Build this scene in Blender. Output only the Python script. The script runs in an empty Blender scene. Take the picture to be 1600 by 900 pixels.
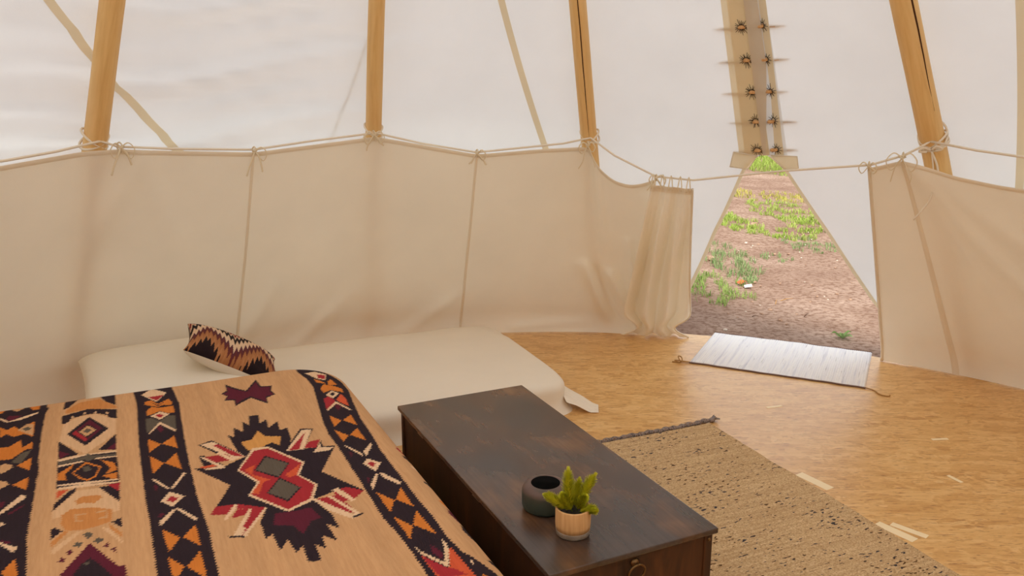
import bpy, bmesh, math, random
import numpy as np
from mathutils import Vector, Matrix, noise

random.seed(4); rng = np.random.default_rng(4)
SC = bpy.context.scene; COL = SC.collection
def srgb(r, g, b):
    f = lambda c: (c/12.92 if c <= .04045 else ((c+.055)/1.055)**2.4)
    return (f(r/255), f(g/255), f(b/255), 1.0)

# ------------------------------------------------------------------ camera, sky, sun, exposure
cam = bpy.data.cameras.new('camera'); camo = bpy.data.objects.new('camera', cam); COL.objects.link(camo)
cam.sensor_width = 36.0; cam.lens = 1280/1600*36.0; cam.clip_start = .02; cam.clip_end = 200
camo.location = (0, 0, 1.6); camo.rotation_euler = (math.radians(90-13.8), 0, 0)
SC.camera = camo

world = bpy.data.worlds.new('sky'); SC.world = world; world.use_nodes = True
wn = world.node_tree; wn.nodes.clear()
wo = wn.nodes.new('ShaderNodeOutputWorld'); wb = wn.nodes.new('ShaderNodeBackground')
wt = wn.nodes.new('ShaderNodeTexCoord'); wz = wn.nodes.new('ShaderNodeSeparateXYZ'); wr = wn.nodes.new('ShaderNodeValToRGB')
wr.color_ramp.elements[0].position = 0.0; wr.color_ramp.elements[0].color = (.95, .95, .95, 1)
wr.color_ramp.elements[1].position = 1.0; wr.color_ramp.elements[1].color = (.90, .94, 1.0, 1)
wn.links.new(wt.outputs['Generated'], wz.inputs[0]); wn.links.new(wz.outputs['Z'], wr.inputs[0])
wn.links.new(wr.outputs[0], wb.inputs['Color']); wb.inputs['Strength'].default_value = 1.05
wn.links.new(wb.outputs[0], wo.inputs[0])

sun = bpy.data.lights.new('sun', 'SUN'); sun.energy = 3.6; sun.angle = math.radians(12); sun.color = (1, .95, .87)
suno = bpy.data.objects.new('sun', sun); COL.objects.link(suno)
suno.rotation_euler = Vector((.10, .95, -1.1)).to_track_quat('-Z', 'Y').to_euler()   # from behind the viewpoint, hazy

SC.view_settings.view_transform = 'Standard'; SC.view_settings.look = 'None'
SC.view_settings.gamma = 1; SC.view_settings.use_curve_mapping = False
SC.view_settings.exposure = 0.52
SC.cycles.max_bounces = 14; SC.cycles.diffuse_bounces = 8; SC.cycles.transmission_bounces = 10

# ------------------------------------------------------------------ materials
class NT:
    def __init__(s, name):
        s.m = bpy.data.materials.new(name); s.m.use_nodes = True; s.t = s.m.node_tree; s.t.nodes.clear()
        s.out = s.n('OutputMaterial')
    def n(s, k, **kw):
        x = s.t.nodes.new('ShaderNode'+k)
        for a, v in kw.items(): setattr(x, a, v)
        return x
    def l(s, a, b): s.t.links.new(a, b)
    def coord(s, scale=(1, 1, 1), rot=(0, 0, 0), kind='Object'):
        c = s.n('TexCoord'); m = s.n('Mapping'); m.inputs['Scale'].default_value = scale; m.inputs['Rotation'].default_value = rot
        s.l(c.outputs[kind], m.inputs[0]); return m.outputs[0]
    def noise(s, vec, scale, detail=3, rough=.5, dist=0):
        x = s.n('TexNoise'); x.inputs['Scale'].default_value = scale; x.inputs['Detail'].default_value = detail
        x.inputs['Roughness'].default_value = rough; x.inputs['Distortion'].default_value = dist
        s.l(vec, x.inputs['Vector']); return x.outputs['Fac']
    def ramp(s, fac, stops, interp='LINEAR'):
        r = s.n('ValToRGB'); e = r.color_ramp.elements; r.color_ramp.interpolation = interp
        e[0].position, e[0].color = stops[0]; e[1].position, e[1].color = stops[-1]
        for p, c in stops[1:-1]:
            k = e.new(p); k.color = c
        s.l(fac, r.inputs[0]); return r.outputs[0]
    def mix(s, fac, a, b, mode='MIX'):
        x = s.n('MixRGB', blend_type=mode)
        for i, v in enumerate((fac, a, b)):
            if hasattr(v, 'default_value'): s.l(v, x.inputs[i])
            else: x.inputs[i].default_value = v
        return x.outputs[0]
    def bump(s, h, strength=.3, dist=.01):
        b = s.n('Bump'); b.inputs['Strength'].default_value = strength; b.inputs['Distance'].default_value = dist
        s.l(h, b.inputs['Height']); return b.outputs[0]
    def pbsdf(s, color, rough=.7, normal=None, spec=.3, metal=0, sheen=0):
        p = s.n('BsdfPrincipled')
        for k, v in (('Base Color', color), ('Roughness', rough)):
            if hasattr(v, 'default_value'): s.l(v, p.inputs[k])
            else: p.inputs[k].default_value = v
        p.inputs['Specular IOR Level'].default_value = spec; p.inputs['Metallic'].default_value = metal
        p.inputs['Sheen Weight'].default_value = sheen
        if normal is not None: s.l(normal, p.inputs['Normal'])
        s.l(p.outputs[0], s.out.inputs[0]); return s.m
    def cloth(s, diff, trans, fac, normal=None):
        a = s.n('BsdfDiffuse'); b = s.n('BsdfTranslucent'); x = s.n('MixShader'); x.inputs[0].default_value = fac
        for nd, c in ((a, diff), (b, trans)):
            if hasattr(c, 'default_value'): s.l(c, nd.inputs['Color'])
            else: nd.inputs['Color'].default_value = c
            if normal is not None: s.l(normal, nd.inputs['Normal'])
        s.l(a.outputs[0], x.inputs[1]); s.l(b.outputs[0], x.inputs[2]); s.l(x.outputs[0], s.out.inputs[0]); return s.m

def mat_cloth(name, diff, trans, fac, mott=.05, bs=.15):
    t = NT(name); v = t.coord()
    n = t.noise(v, 3.0, 4); w = t.noise(v, 260, 2)
    k = t.ramp(n, [(.3, (1-mott, 1-mott, 1-mott, 1)), (.7, (1, 1, 1, 1))])
    return t.cloth(t.mix(1.0, diff, k, 'MULTIPLY'), t.mix(1.0, trans, k, 'MULTIPLY'), fac, t.bump(w, bs, .002))
M = {}
M['canvas'] = mat_cloth('canvas_white', (.92, .93, .92, 1), (.785, .805, .822, 1), .385)
M['seam'] = mat_cloth('canvas_seam', (.86, .75, .56, 1), (.90, .79, .57, 1), .5)
M['flap'] = mat_cloth('flap_canvas', (.80, .70, .56, 1), (.66, .56, .44, 1), .4)
M['liner'] = mat_cloth('liner_cotton', (.955, .895, .77, 1), (.95, .87, .70, 1), .20)
M['hem'] = mat_cloth('liner_hem', (.92, .83, .68, 1), (.85, .75, .58, 1), .2)
M['sheet'] = mat_cloth('sheet_cotton', (.88, .79, .655, 1), (.8, .7, .6, 1), .06, .04, .3)
M['pillow'] = mat_cloth('pillow_cotton', (.86, .79, .66, 1), (.8, .7, .6, 1), .05, .04, .3)
M['rope'] = NT('cotton_rope').pbsdf(srgb(232, 220, 200), .85)
M['ribbon'] = mat_cloth('tie_ribbon', srgb(242, 228, 198), srgb(230, 212, 178), .2)
M['thread'] = NT('dark_thread').pbsdf(srgb(52, 36, 24), .8)

def mat_pole():
    t = NT('peeled_pole'); v = t.coord((14, 14, 1.1)); v2 = t.coord((1, 1, .55))
    g = t.noise(v, 2.2, 6, .6, .4); big = t.noise(v2, 4, 2)
    c = t.ramp(g, [(.25, srgb(210, 166, 100)), (.5, srgb(228, 190, 126)), (.8, srgb(240, 206, 148))])
    c = t.mix(t.ramp(big, [(.4, (0, 0, 0, 1)), (.7, (.45, .45, .45, 1))]), c, srgb(208, 158, 98))
    vo = t.n('TexVoronoi'); vo.inputs['Scale'].default_value = 5.5; t.l(t.coord((1, 1, .55)), vo.inputs['Vector'])
    k = t.ramp(vo.outputs['Distance'], [(.07, (.9, .9, .9, 1)), (.12, (0, 0, 0, 1))])
    c = t.mix(k, c, srgb(70, 38, 16))
    return t.pbsdf(c, .55, t.bump(g, .25, .004), .35)
M['pole'] = mat_pole()
M['crack'] = NT('pole_crack').pbsdf(srgb(74, 42, 20), .9)

def mat_osb():
    t = NT('strand_board')
    def strands(rot, sc, ch):
        v = t.coord((sc*.22, sc, 1), (0, 0, rot))
        wob = t.n('VectorMath', operation='ADD'); ns = t.n('TexNoise'); ns.inputs['Scale'].default_value = .55; ns.inputs['Detail'].default_value = 3
        t.l(v, ns.inputs['Vector']); sc_ = t.n('VectorMath', operation='SCALE'); sc_.inputs['Scale'].default_value = 2.6
        t.l(ns.outputs['Color'], sc_.inputs[0]); t.l(v, wob.inputs[0]); t.l(sc_.outputs[0], wob.inputs[1])
        vo = t.n('TexVoronoi'); vo.inputs['Scale'].default_value = 1.0; t.l(wob.outputs[0], vo.inputs['Vector'])
        sp = t.n('SeparateColor'); t.l(vo.outputs['Color'], sp.inputs[0])
        fib = t.noise(t.coord((sc*.22, sc*2.4, 1), (0, 0, rot+.12)), 1.0, 5, .62, .9)
        return t.mix(.62, sp.outputs[ch], fib), fib
    a, fa = strands(.85, 26, 0); b, fb = strands(1.75, 24, 1); c_, fc = strands(-.75, 30, 2)
    pick = t.ramp(t.noise(t.coord(), 7, 3, .6, 1.0), [(.46, (0, 0, 0, 1)), (.52, (1, 1, 1, 1))])
    pick2 = t.ramp(t.noise(t.coord((1, 1, 1), (0, 0, 1)), 9, 3, .6, 1.0), [(.53, (0, 0, 0, 1)), (.59, (1, 1, 1, 1))])
    f = t.mix(pick2, t.mix(pick, a, b), c_)
    col = t.ramp(f, [(.2, srgb(190, 136, 74)), (.40, srgb(214, 166, 102)), (.55, srgb(223, 178, 114)), (.72, srgb(230, 189, 128)), (.85, srgb(240, 208, 156))])
    for rot, sx, lo in ((.9, 15, .665), (1.9, 14, .67), (-.7, 17, .665)):
        ln = t.noise(t.coord((sx, sx*9, 1), (0, 0, rot)), 1.0, 3, .55, .5)
        col = t.mix(t.ramp(ln, [(lo-.05, (0, 0, 0, 1)), (lo+.02, (.75, .75, .75, 1))]), col, srgb(148, 92, 44))
    rg = t.ramp(f, [(0, (.27, .27, .27, 1)), (1, (.40, .40, .40, 1))])
    return t.pbsdf(col, rg, t.bump(f, .10, .003), .5)
M['osb'] = mat_osb()
M['strand'] = NT('pale_strand').pbsdf(srgb(246, 226, 186), .5)

def mat_chest(name, dark):
    t = NT(name); v = t.coord()
    n1 = t.noise(t.coord((1, .55, 1)), 7, 3, .5, .4); n2 = t.noise(t.coord((1.6, .9, 1)), 3.4, 3, .5, .6)
    gr = t.noise(t.coord((60, 3, 60)), 1.5, 4)
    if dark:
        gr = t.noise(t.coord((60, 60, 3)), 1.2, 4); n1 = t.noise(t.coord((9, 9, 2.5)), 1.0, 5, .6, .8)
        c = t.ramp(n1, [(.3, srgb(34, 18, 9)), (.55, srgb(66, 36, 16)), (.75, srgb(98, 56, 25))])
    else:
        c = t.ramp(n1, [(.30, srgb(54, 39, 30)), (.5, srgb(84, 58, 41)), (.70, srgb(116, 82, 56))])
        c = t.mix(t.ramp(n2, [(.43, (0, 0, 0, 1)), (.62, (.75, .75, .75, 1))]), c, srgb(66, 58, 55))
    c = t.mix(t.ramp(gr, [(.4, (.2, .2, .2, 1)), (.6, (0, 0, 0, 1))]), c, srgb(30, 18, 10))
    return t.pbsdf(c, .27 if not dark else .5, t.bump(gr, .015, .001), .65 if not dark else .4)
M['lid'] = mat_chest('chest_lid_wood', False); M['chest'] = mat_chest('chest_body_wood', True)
M['steel'] = NT('dull_steel').pbsdf(srgb(196, 180, 160), .35, None, .5, .9)
M['brass'] = NT('aged_brass').pbsdf(srgb(120, 92, 60), .4, None, .5, .9)

def mat_vcol(name, rough=.9, ws=420, bs=.5, sheen=.2):
    t = NT(name); a = t.n('Attribute', attribute_name='Col')
    v = t.coord((1, 1, 1)); w = t.noise(t.coord((1, .28, 1)), ws, 2)
    st = t.noise(t.coord((150, 14, 1)), 1.0, 3)
    c = t.mix(1.0, a.outputs['Color'], t.ramp(st, [(.3, (.90, .87, .84, 1)), (.65, (1.0, 1.0, 1.0, 1))]), 'MULTIPLY')
    return t.pbsdf(c, rough, t.bump(w, bs, .002), .12, 0, sheen)
M['blanket'] = mat_vcol('woven_blanket', sheen=.0); M['kilim'] = mat_vcol('kilim_cushion', sheen=.0)

def mat_jute():
    t = NT('jute_weave'); v = t.coord()
    rows = t.n('TexWave', wave_type='BANDS', bands_direction='Y'); rows.inputs['Scale'].default_value = 26; rows.inputs['Distortion'].default_value = 1.5
    rows.inputs['Detail'].default_value = 1.0; t.l(v, rows.inputs['Vector'])
    kn = t.noise(t.coord((1, 1.6, 1)), 150, 2)
    base = t.ramp(kn, [(.25, srgb(160, 126, 88)), (.5, srgb(206, 174, 130)), (.75, srgb(228, 202, 162))])
    base = t.mix(t.ramp(t.noise(t.coord((1.5, 60, 1)), 1.2, 4), [(.35, (.6, .35, .35, 1)), (.6, (0, 0, 0, 1))]), base, srgb(160, 124, 84))
    fl = t.noise(t.coord((36, 100, 1)), 1.0, 1, .4); cl = t.noise(t.coord((3, 9, 1)), 1.3, 2)
    th = t.n('Math', operation='ADD'); t.l(fl, th.inputs[0])
    sc = t.n('Math', operation='MULTIPLY'); t.l(cl, sc.inputs[0]); sc.inputs[1].default_value = .45; t.l(sc.outputs[0], th.inputs[1])
    k = t.ramp(th.outputs[0], [(.885, (0, 0, 0, 1)), (.91, (.95, .95, .95, 1))])
    dk = t.ramp(t.noise(v, 8, 1), [(.45, srgb(46, 46, 58)), (.6, srgb(84, 56, 30))])
    c = t.mix(k, base, dk)
    return t.pbsdf(c, .9, t.bump(kn, .5, .004), .1)
M['jute'] = mat_jute()
M['jute_trim'] = NT('grey_braid'); _t = M['jute_trim']
M['jute_trim'] = _t.pbsdf(_t.ramp(_t.noise(_t.coord(), 90, 3), [(.35, srgb(84, 72, 66)), (.5, srgb(150, 138, 134)), (.65, srgb(128, 98, 70))]), .9)
def mat_rag():
    t = NT('rag_rug_cotton')
    s = t.noise(t.coord((46, 1.2, 1)), 1.0, 3, .7); s2 = t.noise(t.coord((120, 5, 1)), 1.0, 2, .6); f = t.noise(t.coord((60, 90, 1)), 1.0, 2)
    c = t.ramp(s, [(.3, srgb(206, 204, 210)), (.45, srgb(232, 229, 229)), (.6, srgb(238, 235, 231)), (.72, srgb(214, 213, 219))])
    c = t.mix(t.ramp(s2, [(.64, (0, 0, 0, 1)), (.72, (.5, .5, .5, 1))]), c, srgb(140, 132, 134))
    c = t.mix(t.ramp(f, [(.72, (0, 0, 0, 1)), (.78, (.45, .45, .45, 1))]), c, srgb(110, 104, 110))
    return t.pbsdf(c, .9, t.bump(f, .5, .004), .1)
M['rag'] = mat_rag()
M['rag_edge'] = NT('rug_binding').pbsdf(srgb(120, 96, 86), .9)
M['twine'] = NT('jute_twine').pbsdf(srgb(176, 132, 76), .9)
def mat_simple(name, c1, c2, scale, rough=.7, st=(1, 1, 1), bump=.2, spec=.3):
    t = NT(name); n = t.noise(t.coord(st), scale, 4, .6)
    return t.pbsdf(t.ramp(n, [(.3, c1), (.7, c2)]), rough, t.bump(n, bump, .003), spec)
M['potwood'] = mat_simple('turned_wood', srgb(196, 146, 92), srgb(222, 178, 126), 3, .5, (30, 30, 2))
M['potbase'] = mat_simple('grey_cement', srgb(136, 122, 108), srgb(158, 144, 130), 40, .8)
M['soil'] = mat_simple('dark_pebble_soil', srgb(16, 14, 12), srgb(58, 50, 44), 160, .5, bump=1)
M['fern'] = mat_simple('fern_green', srgb(176, 180, 24), srgb(232, 226, 60), 30, .6)
M['stem'] = NT('fern_stem').pbsdf(srgb(92, 104, 22), .6)
def mat_vase():
    t = NT('glazed_vase'); v = t.coord(); s = t.n('SeparateXYZ'); t.l(v, s.inputs[0])
    n = t.noise(v, 26, 4); a = t.n('Math', operation='MULTIPLY_ADD'); t.l(n, a.inputs[0]); a.inputs[1].default_value = .03; t.l(s.outputs['Z'], a.inputs[2])
    c = t.ramp(a.outputs[0], [(.045, srgb(58, 66, 56)), (.070, srgb(68, 68, 58)), (.080, srgb(100, 78, 70))])
    return t.pbsdf(t.mix(t.ramp(n, [(.5, (0, 0, 0, 1)), (.7, (.5, .5, .5, 1))]), c, srgb(58, 66, 54)), .45, t.bump(n, .2, .003), .4)
M['vase'] = mat_vase()
M['vase_in'] = NT('black_glaze').pbsdf(srgb(8, 7, 7), .9, None, .05)
M['bead'] = NT('pale_bead').pbsdf(srgb(150, 140, 126), .4)
def mat_dirt():
    t = NT('bare_earth'); v = t.coord(); a = t.noise(v, 1.2, 5, .6); b = t.noise(t.coord((1, 1, 1)), 26, 5, .7); s = t.noise(v, 70, 2)
    c = t.ramp(a, [(.3, srgb(136, 108, 92)), (.5, srgb(158, 131, 113)), (.7, srgb(180, 154, 136))])
    c = t.mix(t.ramp(b, [(.38, (.8, .8, .8, 1)), (.55, (0, 0, 0, 1))]), c, srgb(112, 80, 62))
    c = t.mix(t.ramp(s, [(.70, (0, 0, 0, 1)), (.76, (.8, .8, .8, 1))]), c, srgb(206, 182, 162))
    return t.pbsdf(c, .95, t.bump(b, .9, .03), .1)
M['dirt'] = mat_dirt()
def mat_leaf(name, c1, c2):
    t = NT(name); n = t.noise(t.coord(), 9, 2); c = t.ramp(n, [(.3, c1), (.7, c2)])
    return t.cloth(c, c, .35)
M['grass1'] = mat_leaf('grass_mid', srgb(112, 142, 70), srgb(170, 186, 112))
M['grass2'] = mat_leaf('grass_grey', srgb(110, 136, 84), srgb(160, 176, 124))
M['grass3'] = mat_leaf('grass_bright', srgb(132, 160, 62), srgb(184, 196, 112))
M['grass4'] = mat_leaf('grass_dry', srgb(150, 158, 70), srgb(204, 190, 110))
M['weed'] = mat_leaf('weed_leaf', srgb(104, 140, 70), srgb(164, 178, 130))
M['stone'] = mat_simple('stone', srgb(120, 88, 68), srgb(186, 156, 132), 20, .9)
M['stone2'] = mat_simple('pale_stone', srgb(176, 158, 140), srgb(224, 212, 196), 30, .9)
M['rust'] = mat_simple('rust_leaf', srgb(150, 66, 30), srgb(190, 100, 56), 30, .8)
M['paper'] = NT('white_scrap').pbsdf(srgb(236, 230, 220), .8)
M['bed'] = mat_simple('bed_base_fabric', srgb(120, 96, 74), srgb(150, 124, 98), 60, .9)
M['cushion_back'] = M['pillow']

# ------------------------------------------------------------------ mesh helpers
def link(name, verts, faces, mat, parent=None, smooth=True, cols=None):
    me = bpy.data.meshes.new(name)
    if isinstance(verts, np.ndarray): verts = verts.reshape(-1, 3).tolist()
    if isinstance(faces, np.ndarray): faces = faces.tolist()
    me.from_pydata(verts, [], faces); me.update()
    if smooth: me.polygons.foreach_set('use_smooth', [True]*len(me.polygons))
    if cols is not None:
        at = me.color_attributes.new('Col', 'FLOAT_COLOR', 'POINT'); at.data.foreach_set('color', np.asarray(cols, 'f').ravel())
    me.materials.append(M[mat] if isinstance(mat, str) else mat)
    o = bpy.data.objects.new(name, me); COL.objects.link(o)
    if parent is not None: o.parent = parent
    return o
def tag(o, label=None, cat=None, group=None, kind=None):
    if label: o['label'] = label
    if cat: o['category'] = cat
    if group: o['group'] = group
    if kind: o['kind'] = kind
    return o
def thing(name, label, cat, loc=(0, 0, 0), rz=0, group=None):
    o = bpy.data.objects.new(name, None); COL.objects.link(o); o.location = loc; o.rotation_euler = (0, 0, rz); o.empty_display_size = .1
    return tag(o, label, cat, group)
def gridf(nr, nc, wrap=False):
    r, c = np.meshgrid(np.arange(nr-1), np.arange(nc if wrap else nc-1), indexing='ij')
    c2 = (c+1) % nc
    return np.stack([r*nc+c, r*nc+c2, (r+1)*nc+c2, (r+1)*nc+c], -1).reshape(-1, 4)
def tube_data(pts, rad, n=8, caps=True, flat=1.0):
    pts = [Vector(p) for p in pts]; V = []; F = []
    rad = rad if hasattr(rad, '__len__') else [rad]*len(pts)
    up = None
    for i, p in enumerate(pts):
        t = (pts[min(i+1, len(pts)-1)]-pts[max(i-1, 0)]).normalized()
        if up is None: up = t.orthogonal().normalized()
        up = (up-t*up.dot(t)); up = up.normalized() if up.length > 1e-6 else t.orthogonal().normalized()
        b = t.cross(up)
        for k in range(n):
            a = 2*math.pi*k/n; V.append(p+(up*math.cos(a)+b*math.sin(a)*flat)*rad[i])
    for i in range(len(pts)-1):
        for k in range(n):
            F.append((i*n+k, i*n+(k+1) % n, (i+1)*n+(k+1) % n, (i+1)*n+k))
    if caps: F += [tuple(range(n-1, -1, -1)), tuple((len(pts)-1)*n+k for k in range(n))]
    return [tuple(v) for v in V], F
def join(parts):
    V = []; F = []
    for v, f in parts:
        o = len(V); V += list(v); F += [tuple(i+o for i in q) for q in f]
    return V, F
def tube(name, pts, rad, mat, parent=None, n=8, flat=1.0): return link(name, *tube_data(pts, rad, n, True, flat), mat, parent)
def lathe(name, prof, mat, parent=None, n=40, loc=(0, 0, 0)):
    V = []; F = []
    for r, z in prof:
        for k in range(n):
            a = 2*math.pi*k/n; V.append((loc[0]+r*math.cos(a), loc[1]+r*math.sin(a), loc[2]+z))
    for i in range(len(prof)-1):
        for k in range(n): F.append((i*n+k, i*n+(k+1) % n, (i+1)*n+(k+1) % n, (i+1)*n+k))
    if prof[0][0] > 1e-4: F.append(tuple(range(n-1, -1, -1)))
    if prof[-1][0] > 1e-4: F.append(tuple((len(prof)-1)*n+k for k in range(n)))
    return link(name, V, F, mat, parent)
def box(name, size, loc, mat, parent=None, bev=.004, rz=0, seg=2):
    bm = bmesh.new(); bmesh.ops.create_cube(bm, size=1)
    bmesh.ops.scale(bm, vec=size, verts=bm.verts)
    if bev: bmesh.ops.bevel(bm, geom=bm.edges[:], offset=bev, segments=seg, affect='EDGES', profile=.5)
    bmesh.ops.rotate(bm, cent=(0, 0, 0), matrix=Matrix.Rotation(rz, 3, 'Z'), verts=bm.verts)
    bmesh.ops.translate(bm, vec=loc, verts=bm.verts)
    me = bpy.data.meshes.new(name); bm.to_mesh(me); bm.free(); me.materials.append(M[mat])
    o = bpy.data.objects.new(name, me); COL.objects.link(o)
    if parent is not None: o.parent = parent
    return o
def circ(p0, p1, k=12, sag=0):
    return [Vector(p0).lerp(Vector(p1), i/k)-Vector((0, 0, sag*4*(i/k)*(1-i/k))) for i in range(k+1)]
def catmull(P, n):
    P = np.asarray(P, float); out = []
    Q = np.vstack([2*P[0]-P[1], P, 2*P[-1]-P[-2]])
    for i in range(1, len(Q)-2):
        for k in range(n):
            t = k/n; a, b, c, d = Q[i-1:i+3]
            out.append(.5*(2*b+(c-a)*t+(2*a-5*b+4*c-d)*t*t+(3*b-a-3*c+d)*t**3))
    out.append(P[-1]); return np.array(out)
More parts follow.
